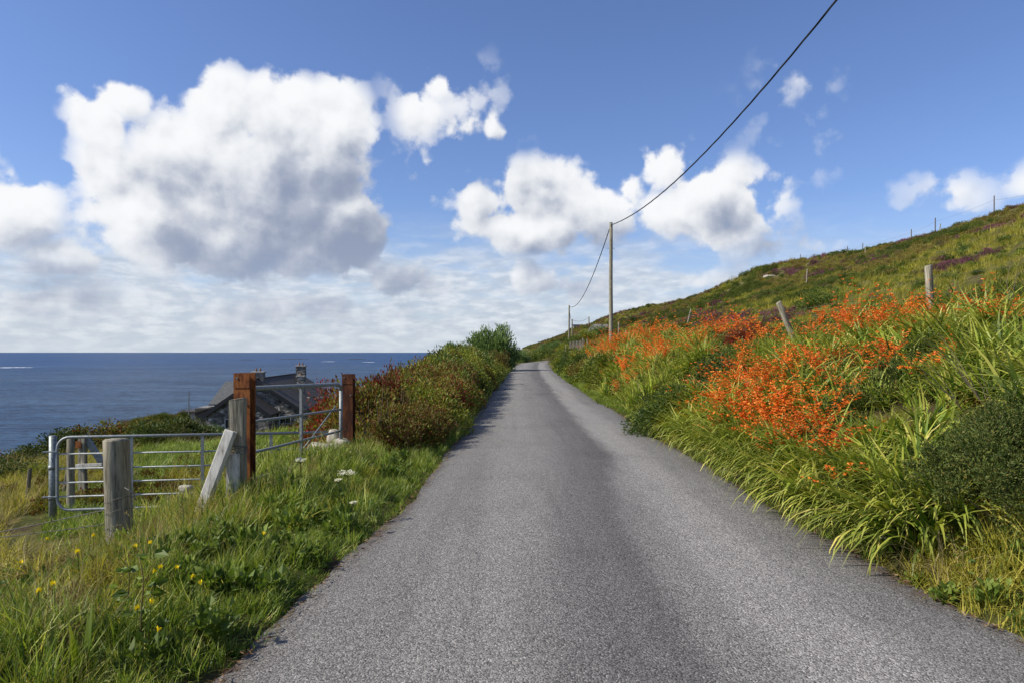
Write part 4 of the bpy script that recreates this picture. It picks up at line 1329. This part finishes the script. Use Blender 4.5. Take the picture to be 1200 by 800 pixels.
brace((-2.98, 6.45, -.02), (-2.715, 6.60, .84), .115, .10, M['wood_pale'], 'whitewashed timber brace leaning on the grey gate post')

def hbeam(x, y, w, d, top, label, seed, mat='rust'):
    zb = zt(x, y); t = thing('steel_gate_post', label, 'post', (x, y, zb), 0)
    H = top - zb
    mb = MB()
    mb.box((0, -d / 2 + .007, H / 2 - .2), (w, .014, H + .4)); mb.box((0, d / 2 - .007, H / 2 - .2), (w, .014, H + .4))
    mb.box((-.02, 0, H / 2 - .2), (.012, d - .029, H + .4))
    obj('beam', mb.mesh('beam', M[mat]), t)
    mb = MB()
    for (bx, bz) in ((-w * .28, H - .05), (w * .3, H - .32)):
        mb.tube([(bx, -d / 2 - .001, bz), (bx, -d / 2 - .012, bz)], .011, 6)
    obj('bolt', mb.mesh('bolt', M['steel_dark']), t)
    obj('cover_plate', MB().box((0, -d / 2 - .003, H - .075), (w * .98, .005, .145)).mesh('cover_plate', M[mat]), t)
hbeam(-2.74, 7.0, .165, .16, 1.385, 'near rusty steel gate post, tall beside the grey wooden post', 1)
hbeam(-2.50, 10.45, .165, .17, 1.262, 'far dark rusty steel gate post standing against the hedge', 2, 'rust_dark')

def arc(c, a0, a1, r, u, v, n=7):
    c = np.array(c, float); u = np.array(u, float); v = np.array(v, float)
    return [c + r * (cos(a) * u + sin(a) * v) for a in np.linspace(a0, a1, n)]

# long galvanised field gate
A = np.array([-6.66, 10.0]); B = np.array([-2.74, 10.65])
ang = math.atan2(B[1] - A[1], B[0] - A[0]); Lg = np.linalg.norm(B - A)
t = thing('field_gate', 'long galvanised six bar field gate with rounded end', 'gate', (A[0], A[1], -.72), ang)
H = 1.07; U = (1, 0, 0); W = (0, 0, 1); rr = .17
path = [(Lg, 0, H)] + arc((rr, 0, H - rr), pi / 2, pi, rr, U, W) + arc((rr, 0, rr), pi, 1.5 * pi, rr, U, W) + [(Lg, 0, 0), (Lg, 0, H)]
obj('frame', MB().tube(path, .0225, 8).mesh('frame', M['steel'], True), t)
for k in range(4):
    z = [.20, .405, .61, .825][k]
    obj('rail', MB().tube([(.0, 0, z), (Lg * .5, .004, z - .008), (Lg, 0, z)], .0135, 7).mesh('rail', M['steel'], True), t)
for k in range(3):
    xx = Lg * (k + 1) / 4 + .02
    obj('upright', MB().box((xx, -.012, H / 2), (.045, .012, H - .02)).mesh('upright', M['steel']), t)
mb = MB(); mb.box((-.10, 0, .86), (.2, .05, .014)); mb.box((-.10, 0, .20), (.2, .05, .014)); obj('hinge', mb.mesh('hinge', M['steel_dark']), t)

# steel tube post at its hanging end, wooden post behind
x, y = -6.86, 10.2; zb = zt(x, y)
o = thing('steel_post', 'dull round steel post at the rounded end of the field gate', 'post', (x, y, zb))
obj('post', MB().tube([(0, 0, -.3), (0, 0, .35 - zb)], .052, 12).mesh('post', M['steel_dark'], True), o)
for z in (.80, .35): obj('collar', MB().tube([(0, 0, z - .03), (0, 0, z + .03)], .062, 12).mesh('collar', M['steel_dark'], True), o)
x, y = -7.05, 10.9; zb = zt(x, y)
obj('wooden_post', post_mesh(.22 - zb, .06, 12).mesh('wooden_post', M['wood'], True), loc=(x, y, zb), label='greenish wooden post just behind the steel gate post', category='post')
# A frame of old timber behind the gate
x, y = -7.4, 11.8; zb = zt(x, y)
t = thing('timber_trestle', 'pale leaning timber trestle behind the rounded gate end', 'trestle', (x, y, zb))
def bar(p0, p1, w, d):
    p0 = np.array(p0, float); p1 = np.array(p1, float); ax = p1 - p0; L = np.linalg.norm(ax); ax /= L
    sx = np.cross(ax, [0, 1, 0]); sx /= np.linalg.norm(sx); sy = np.cross(ax, sx)
    return MB().box((p0 + p1) / 2, (w, d, L), np.stack([sx, sy, ax], 1))
obj('leg', bar((-.02, 0, -.1), (-.02, 0, 1.12), .11, .09).mesh('leg', M['wood'], False), t)
obj('leg', bar((0, .02, 1.12), (.66, .1, .02), .10, .06).mesh('leg', M['steel_dark'], False), t)
obj('crossbar', bar((-.1, -.06, .62), (.35, -.06, .64), .05, .03).mesh('crossbar', M['wood_pale'], False), t)
obj('red_marker', MB().box((-.06, -.06, .98), (.09, .01, .12)).mesh('red_marker', M['rust']), t)
for i, (dx, dy, h, tl) in enumerate([(-1.2, .3, .62, .1), (-.7, .5, .66, .2)]):
    xx, yy = x + dx, y + dy; zz = zt(xx, yy)
    obj('fence_stake', post_mesh(h, .035, 40 + i, 7).mesh('fence_stake', M['wood_dark']), loc=(xx, yy, zz), rot=(0, tl, 0),
        label='thin dark stake in the scrub left of the field gate', category='stake', group='thin stakes left of the field gate')

# loose barbed wire from the thick post down to the left
def wire_mesh(pts, r=.003, barbs=0, seed=0, sub=24):
    P = strand(pts, r, step=sub); mb = MB().tube(P, r, 4)
    rg = R(seed)
    for k in range(barbs):
        c = P[0] + (P[-1] - P[0]) * 0; f = (k + .5) / barbs * (len(P) - 1); i = int(f); c = P[i] * (1 - f + i) + P[min(i + 1, len(P) - 1)] * (f - i)
        d = rg.normal(size=3); d /= np.linalg.norm(d)
        mb.tube([c - d * .02, c + d * .02], r * .7, 3)
    return mb
def sagline(a, b, sag, n=20):
    a = np.array(a, float); b = np.array(b, float); t_ = np.linspace(0, 1, n)[:, None]
    return a * (1 - t_) + b * t_ - np.array([0, 0, 1.0]) * sag * 4 * t_ * (1 - t_)
for i, (z0, p1, lb) in enumerate([(-.12, (-6.8, 5.6, -.10), 'upper slack barbed wire running from the thick post to the left'),
                                  (.02, (-6.9, 5.8, -.32), 'lower slack barbed wire running from the thick post to the left')]):
    o = obj('barbed_wire', wire_mesh(sagline((-3.8, 6.45, z0 + .1), p1, .05), .004, 22, i).mesh('barbed_wire', M['wire']), label=lb, category='wire')

# roadside gate between the rusty posts
P0 = np.array([-2.79, 7.12]); P1 = np.array([-2.56, 10.22])
ang = math.atan2(P1[1] - P0[1], P1[0] - P0[0]); L2 = np.linalg.norm(P1 - P0)
t = thing('roadside_gate', 'galvanised gate sagging between the two rusty steel posts', 'gate', (P0[0], P0[1], 0), ang)
z0, z1 = 1.215, 1.115
obj('top_rail', MB().tube([(0, 0, z0), (L2 * .94, 0, z1 + .01), (L2 * .99, 0, z1 - .03), (L2, 0, z1 - .09)], .027, 9).mesh('top_rail', M['steel'], True), t)
for a, b in ((.86, .74), (.53, .42), (.24, .14)):
    obj('rail', MB().tube([(0, 0, a), (L2, 0, b)], .0165, 8).mesh('rail', M['steel'], True), t)
obj('upright', MB().box((L2 * .50, 0, .62), (.055, .03, 1.06)).mesh('upright', M['steel']), t)
obj('end_post', MB().tube([(L2, 0, .08), (L2, 0, z1 - .09)], .027, 9).mesh('end_post', M['steel'], True), t)
obj('end_post', MB().tube([(0.02, 0, .18), (0.02, 0, z0)], .024, 9).mesh('end_post', M['steel'], True), t)
obj('strut', MB().tube([(L2 * .5, 0.03, .30), (L2 * .95, .03, .80)], .011, 7).mesh('strut', M['steel_dark'], True), t)

# stones at the foot of the far rusty post
def stone(px, py, Y, sx, sy, sz, label, seed, mat=None):
    X = (px - 600) / 800 * Y; Z = 1.6 - (py - 412) / 800 * Y
    rg = R(seed); nu, nv = 14, 9; V = []
    for j in range(nv + 1):
        th = pi * j / nv
        for i in range(nu):
            a = 2 * pi * i / nu
            d = np.array([sin(th) * cos(a), sin(th) * sin(a), cos(th)])
            k = .78 + .5 * float(vnoise(np.array([d[0] * 1.6 + seed]), np.array([d[1] * 1.6 + d[2] * 2.1]), seed)[0])
            d = np.sign(d) * np.abs(d) ** .8
            V.append(d * k * np.array([sx, sy, sz]) / 2)
    F = [(j * nu + i, (j + 1) * nu + i, (j + 1) * nu + (i + 1) % nu, j * nu + (i + 1) % nu) for j in range(nv) for i in range(nu)]
    obj('stone', MB().add(V, F).mesh('stone', mat or M['stone'], True), loc=(X, Y, Z), label=label, category='stone')
stone(381, 527, 10.0, .50, .4, .24, 'broad pale lichened stone at the foot of the far rusty post', 1)
stone(401, 521, 10.3, .28, .28, .2, 'rounded stone touching the far rusty post', 2)
stone(392, 513, 10.5, .22, .2, .28, 'pale pointed stone behind the broad one', 3)
stone(362, 536, 9.8, .36, .3, .18, 'low grey stone left of the broad pale one', 5)
stone(218, 572, 9.7, .18, .16, .10, 'small stone in the grass under the field gate', 7)

# ------------------------------------------------------------ fences on the hill
fence = thing('roadside_fence', 'post and wire fence along the top of the flowery bank', 'fence', (0, 0, 0))
def fence_post(px, ptop, pbot, h, lean=0.0, r=.05, mat='wood', label=None, parent=fence):
    Y = h * 800 / (pbot - ptop); X = (px - 600) / 800 * Y
    z = 1.6 - (pbot - 412) / 800 * Y
    g = zt(X, Y)
    # keep the apparent place but stand on the ground
    zb = min(z, g)
    o = obj('fence_post', post_mesh(h + (z - zb), r, int(px), 10).mesh('fence_post', M[mat], True), parent, (X, Y, zb), (0, lean, 0))
    if label: o['label'] = label
    return np.array([X + sin(lean) * h * .8, Y, z + h * .8 * cos(lean)])
tops = []
tops.append(fence_post(1092, 311, 366, .95, -.07, .075, label='stout upright fence post among the orange flowers'))
tops.append(fence_post(938, 349, 404, 1.0, -.40, .066, label='fence post leaning far to the left'))
tops.append(fence_post(804, 361, 376, .95, .25, .05))
tops.append(fence_post(757, 388, 406, .95, .03, .06))
tops.append(fence_post(734, 387, 404, .85, -.02, .055))
tops.append(fence_post(725, 377, 398, 1.2, .0, .05))
tops.append(fence_post(691, 397, 409, .9, -.2, .05))
tops.append(fence_post(685, 396, 408, .9, -.1, .05))
tops.append(fence_post(663, 404, 413, .9, .0, .05))
order = [np.array([11.5, 11.0, 3.6])] + [tops[0], tops[1], tops[3], tops[4]]
for k, dz in enumerate((-.05,)):
    pts = [p + np.array([0, 0, dz]) for p in order]
    mb = MB()
    for a, b in zip(pts[:-1], pts[1:]): mb.tube(sagline(a, b, .06, 9), .003, 4)
    obj('wire', mb.mesh('wire', M['wire']), fence)

hf = thing('hill_fence', 'old post and wire fence climbing the open hillside', 'fence', (0, 0, 0))
hp = []
for px, pt, pb, h, ln in ((945, 315, 328, 1.0, .06), (1014, 289, 301, 1.1, .02), (1100, 262, 272, 1.0, .15), (871, 343, 350, .9, 0)):
    hp.append(fence_post(px, pt, pb, h, ln, .06, 'wood', parent=hf))
rf = thing('ridge_fence', 'thin fence along the skyline of the hill', 'fence', (0, 0, 0))
rp = []
for px in (938, 993, 1011, 1068, 1096, 1165, 1225):
    # find the skyline in that direction, stand the post on it
    Y = np.linspace(30, 140, 900); X = (px - 600) / 800 * Y; Z = terrain(X, Y)
    kk = (X < 62); i = int(np.argmax(np.where(kk, (Z - 1.6) / Y, -9)))
    h = .8 if px not in (1165, 1096) else 1.35
    obj('fence_post', post_mesh(h + .3, .05, px, 6).mesh('fence_post', M['wood_dark'], True), rf, (X[i], Y[i], Z[i]))
    rp.append(np.array([X[i], Y[i], Z[i] + h * .95]))
mb = MB()
for a, b in zip(rp[:-1], rp[1:]): mb.tube(sagline(a, b, .1, 6), .006, 4)
obj('wire', mb.mesh('wire', M['wire']), rf)

# grey palings by the far poles
pal = thing('paling_fence', 'short run of grey wooden palings below the thin far poles', 'fence', (0, 0, 0))
for i in range(12):
    Y = 62 - i * .9; X = (668 + i * 1.35 - 600) / 800 * Y; z = 1.6 - (409 - 412) / 800 * Y
    g = min(zt(X, Y), z)
    obj('paling', MB().box((0, 0, (z - g) / 2 + .32), (.14, .03, z - g + .75), None).mesh('paling', M['wood']), pal, (X, Y, g), (0, .12 * sin(i * 2.1), 0))

# ------------------------------------------------------------ utility poles and cable
def pole(X, Y, ztop, r, label, steps=True, lean=0):
    zb = zt(X, Y); H = ztop - zb
    t = thing('utility_pole', label, 'utility pole', (X, Y, zb), 0)
    zs = np.linspace(-.6, H, 9)
    pts = [(0.01 * sin(z), 0, z) for z in zs]
    obj('pole', MB().tube(pts, np.linspace(r, r * .72, 9), 14).mesh('pole', M['wood'], True), t)
    if steps:
        obj('step_bolt', MB().tube([(-.28, 0, H - 1.75), (.28, 0, H - 1.75)], .014, 6).mesh('step_bolt', M['steel_dark']), t)
        mb = MB(); mb.box((0, -r * .8, H - .18), (.07, .05, .22)); mb.tube([(0, -r, H - .15), (0, -r - .12, H - .16)], .02, 6)
        obj('cable_clamp', mb.mesh('cable_clamp', M['steel_dark']), t)
        obj('cap', MB().tube([(0, 0, H - .01), (0, 0, H + .02)], r * .76, 14).mesh('cap', M['steel_dark']), t)
    return np.array([X, Y, ztop - .15])
T1 = pole(6.81, 47.0, 10.45, .155, 'tall wooden utility pole rising from the bank beside the road')
T2 = pole(9.2, 110.0, 9.05, .17, 'second utility pole standing at the bend', False)
T3 = pole(14.1, 160.0, 9.2, .19, 'thin third utility pole just right of the second', False)
T4 = pole(21.4, 190.0, 11.3, .2, 'farthest utility pole beside the road on the far hillside', False)
T0 = pole(9.2, -2.0, 14.95, .16, 'utility pole behind the viewer carrying the near end of the cable')

def cable(a, b, sag, r, label, n=60):
    P = sagline(a, b, sag, n)
    q = np.linspace(0, np.linalg.norm(b - a) / .9, n)
    mb = MB(); 
    for ph in (0, 2.1, 4.2):
        o_ = np.stack([np.cos(q * 6.28 * .2 + ph), q * 0, np.sin(q * 6.28 * .2 + ph)], 1) * r * .5
        mb.tube(P + o_, r * .55, 6)
    obj('cable', mb.mesh('cable', M['cable'], True), label=label, category='cable')
cable(T0, T1, 2.6, .030, 'thick black cable sweeping up out of the frame from the main pole', 160)
cable(T1 + np.array([0, .1, 0]), T2, 1.9, .036, 'slack black cable between the main pole and the pole at the bend')
cable(T2, T3, 1.0, .03, 'far cable from the pole at the bend to the thin pole')
cable(T3, T4, .7, .03, 'farthest cable up to the last pole')

# ------------------------------------------------------------ house
def roof_slab(p0, p1, p2, p3, th=.14):
    """quad slab with thickness downwards"""
    P = np.array([p0, p1, p2, p3], float); n = np.cross(P[1] - P[0], P[3] - P[0]); n /= np.linalg.norm(n)
    if n[2] < 0: n = -n
    Q = P - n * th
    return MB().add(np.concatenate([P, Q]), [(0, 1, 2, 3), (7, 6, 5, 4), (0, 4, 5, 1), (1, 5, 6, 2), (2, 6, 7, 3), (3, 7, 4, 0)])

def gabled(t, cx, cy, w, L, zf, ze, zr, over=.35, roofm='slate', stone_=True):
    """block with its ridge along local y; front at cy"""
    hw = w / 2
    V = [(cx - hw, cy, zf), (cx + hw, cy, zf), (cx + hw, cy, ze), (cx, cy, zr), (cx - hw, cy, ze)]
    V2 = [(x_, cy + L, z_) for x_, _, z_ in V]
    F = [(0, 1, 2, 3, 4), (9, 8, 7, 6, 5), (0, 5, 6, 1), (1, 6, 7, 2), (4, 9, 5, 0)]
    obj('wall', MB().add(V + V2, F).mesh('wall', M['wall']), t)
    sl = (zr - ze) / hw; ox = hw + over; zo = ze - sl * over
    y0, y1 = cy - over, cy + L + over
    for s in (-1, 1):
        obj('roof', roof_slab((cx + s * .0, y0, zr + .17), (cx + s * ox, y0, zo + .17), (cx + s * ox, y1, zo + .17), (cx, y1, zr + .17)).mesh('roof', M[roofm]), t)
        # bargeboard on the front gable
        obj('bargeboard', roof_slab((cx + s * .01, y0 - .05, zr + .14), (cx + s * ox, y0 - .05, zo + .14), (cx + s * ox, y0 - .004, zo + .14), (cx + s * .01, y0 - .004, zr + .14), .36).mesh('bargeboard', M['fascia']), t)
    obj('ridge', MB().tube([(cx, y0, zr + .19), (cx, y1, zr + .19)], .09, 6).mesh('ridge', M['slate']), t)

def chimney(t, x_, y_, z0_, z1_, w=.95, d=.7, pots=2):
    c = obj('chimney', MB().box((x_, y_, (z0_ + z1_) / 2), (w, d, z1_ - z0_)).mesh('chimney', M['wall']), t)
    obj('coping', MB().box((x_, y_, z1_ + .07), (w + .18, d + .18, .13)).mesh('coping', M['concrete']), c)
    for k in range(pots):
        xx = x_ + (k - (pots - 1) / 2) * .4
        obj('chimney_pot', MB().tube([(xx, y_, z1_ + .13), (xx, y_, z1_ + .45)], [.11, .09], 8).mesh('chimney_pot', M['pot']), c)

def window(t, x_, y_, z_, w, h, face='front'):
    f = obj('window', None, t, (x_, y_, z_))
    f.empty_display_size = .1
    fr = MB()
    for s in (-1, 1): fr.box((s * (w / 2), -.05, 0), (.09, .1, h + .09)); fr.box((0, -.048, s * (h / 2)), (w - .092, .1, .09))
    fr.box((0, -.04, 0), (.05, .06, h - .1))
    obj('frame', fr.mesh('frame', M['concrete']), f)
    obj('pane', MB().box((0, -.012, 0), (w - .05, .02, h - .05)).mesh('pane', M['glass']), f)

hx, hy = -26.2, 70.0
t = thing('stone_cottage', 'dark slate roofed stone cottage below the road towards the sea', 'house', (hx, hy, 0), radians(4.5))
gabled(t, 0, 0, 9.0, 19, -6.6, -4.35, -1.35)
gabled(t, -.9, -3.2, 6.0, 3.2, -6.6, -4.45, -2.35)
# left wing, ridge across
obj('wall', MB().box((-4.4, 8.5, -5.2), (3.0, 6.0, 2.8)).mesh('wall', M['wall']), t)
obj('roof', roof_slab((-5.9, 8.5, -1.75), (-1.0, 8.5, -1.75), (-1.0, 4.9, -4.1), (-6.5, 4.9, -4.1)).mesh('roof', M['slate_pale']), t)
obj('roof', roof_slab((-5.9, 8.5, -1.75), (-1.0, 8.5, -1.75), (-1.0, 12.1, -4.1), (-6.5, 12.1, -4.1)).mesh('roof', M['slate_pale']), t)
obj('gable_wall', MB().add([(-5.85, 5.5, -4.0), (-5.85, 11.5, -4.0), (-5.85, 8.5, -2.0), (-5.7, 5.5, -4.0), (-5.7, 11.5, -4.0), (-5.7, 8.5, -2.0)], [(0, 2, 1), (3, 4, 5), (0, 1, 4, 3), (1, 2, 5, 4), (2, 0, 3, 5)]).mesh('gable_wall', M['wall']), t)
# boarded lean-to at the left of the front gable
obj('lean_to', MB().box((-5.3, 1.5, -5.3), (1.5, 3.0, 2.4)).mesh('lean_to', M['wall']), t)
for k in range(7):
    obj('board', MB().box((-6.0 + k * .21, -.06, -5.2), (.18, .05, 2.1)).mesh('board', M['plank']), t)
obj('roof', roof_slab((-4.3, -.35, -3.95), (-6.4, -.35, -4.55), (-6.4, 3.3, -4.55), (-4.3, 3.3, -3.95)).mesh('roof', M['slate']), t)
# pale roofed extension at the right
obj('wall', MB().box((6.6, 9.0, -5.6), (4.0, 5.0, 2.2)).mesh('wall', M['wall']), t)
obj('roof', roof_slab((4.3, 6.1, -4.9), (8.9, 6.1, -5.0), (8.9, 9.2, -3.7), (4.3, 9.2, -3.6)).mesh('roof', M['slate_pale']), t)
obj('roof', roof_slab((4.3, 12.2, -4.9), (8.9, 12.2, -5.0), (8.9, 9.2, -3.7), (4.3, 9.2, -3.6)).mesh('roof', M['slate_pale']), t)
obj('bargeboard', roof_slab((4.62, -.48, -4.40), (4.72, -.48, -4.44), (4.72, 5.0, -4.44), (4.62, 5.0, -4.40), .2).mesh('bargeboard', M['white']), t)
chimney(t, -.1, 1.0, -2.0, -.55, 1.2, .8, 2)
chimney(t, 1.2, 14.5, -2.0, -.2, 1.1, .8, 2)
chimney(t, 2.6, 8.2, -3.6, -1.25, .75, .6, 1)
window(t, 2.9, -.0, -5.3, 1.1, .9)
window(t, -1.6, -3.2, -5.4, .9, .9)
window(t, .1, -3.2, -5.4, .7, 1.0)
obj('drain_pipe', MB().tube([(2.3, -.1, -6.4), (2.3, -.1, -4.2)], .05, 6).mesh('drain_pipe', M['white']), t)
obj('aerial_pole', MB().tube([(-8.2, 3.9, -6), (-8.2, 3.9, -2.6)], .06, 6).mesh('aerial_pole', M['steel_dark']), t)

# low shed left of the cottage
X0, Y0 = -36.2, 80.0; zb = zt(X0, Y0)
t = thing('low_shed', 'low pale walled shed with a dark flat roof left of the cottage', 'shed', (X0 + 1.2, Y0, -6.4), .1)
obj('wall', MB().box((0, 0, .1), (4.2, 2.6, 1.9)).mesh('wall', M['concrete']), t)
obj('roof', MB().box((-.3, 0, 1.13), (5.4, 3.2, .14), None).mesh('roof', M['slate']), t)

# flat roofed hut on the far hill, pale rock on the skyline
t = thing('far_hut', 'tiny flat roofed hut on the skyline of the far hill', 'hut', (24.9, 262, zt(24.9, 262)), 0)
obj('wall', MB().box((0, 0, .4), (2.8, 2.4, 1.6)).mesh('wall', M['concrete']), t)
obj('roof', MB().box((0, 0, 1.28), (4.2, 3, .2)).mesh('roof', M['slate']), t)
x_, y_ = ray_ground(903, 325, 0, 60, 160)
stone(903, float(to_px(x_, y_, zt(x_, y_) + .02)[1]), y_, 2.0, 1.5, .55, 'pale rock outcrop high on the hill below the skyline', 13)

# ------------------------------------------------------------ reefs and breaking water
for i, (px, py, w, h, lb) in enumerate([
        (345, 420.6, 190, 4, 'long low dark reef near the horizon'), (290, 421.5, 90, 3, 'low reef left of the long one'),
        (418, 421.0, 120, 4, 'low reef near the horizon right of the long one')]):
    Y = 46.6 * 800 / (py - 412); X = (px - 600) / 800 * Y
    V, F = [], []
    rg = R(40 + i); n = 22
    for k in range(n + 1):
        f = k / n; e = sin(pi * f) ** .5
        for (dy, dz) in ((-1, 0), (-.4, .8), (.1, 1), (1, 0)):
            V.append((w * (f - .5), dy * w * .12 * e, (dz * h * e * (.4 + .9 * rg.random())) if dz else -2))
    for k in range(n):
        for j in range(3): F.append((k * 4 + j, (k + 1) * 4 + j, (k + 1) * 4 + j + 1, k * 4 + j + 1))
    obj('reef', MB().add(V, F).mesh('reef', M['rock'], True), loc=(X, Y, SEA_Z), label=lb, category='reef')
for i, (px, py, w) in enumerate([(20, 430.3, 95), (385, 423.4, 70), (432, 424.0, 60), (6, 430.6, 40)]):
    Y = 46.6 * 800 / (py - 412); X = (px - 600) / 800 * Y
    V, F = [], []; rg = R(60 + i); n = 26
    for k in range(n + 1):
        f = k / n; e = sin(pi * f) ** .6
        for j, (dy, dz) in enumerate(((-1, -.3), (-.3, .5), (.3, .6), (1, -.3))):
            V.append((w * (f - .5), dy * w * .10 * e * (.3 + rg.random()), dz * 1.1 * e * (.2 + 1.2 * rg.random()) if dz > 0 else dz))
    for k in range(n):
        for j in range(3): F.append((k * 4 + j, (k + 1) * 4 + j, (k + 1) * 4 + j + 1, k * 4 + j + 1))
    obj('breaking_wave', MB().add(V, F).mesh('breaking_wave', M['foam'], True), loc=(X, Y, SEA_Z + .2), label=['white line of breaking water at the far left', 'short white breaker beside the reef', 'short white breaker right of the reef', 'small white breaker at the left edge'][i], category='breaking wave')
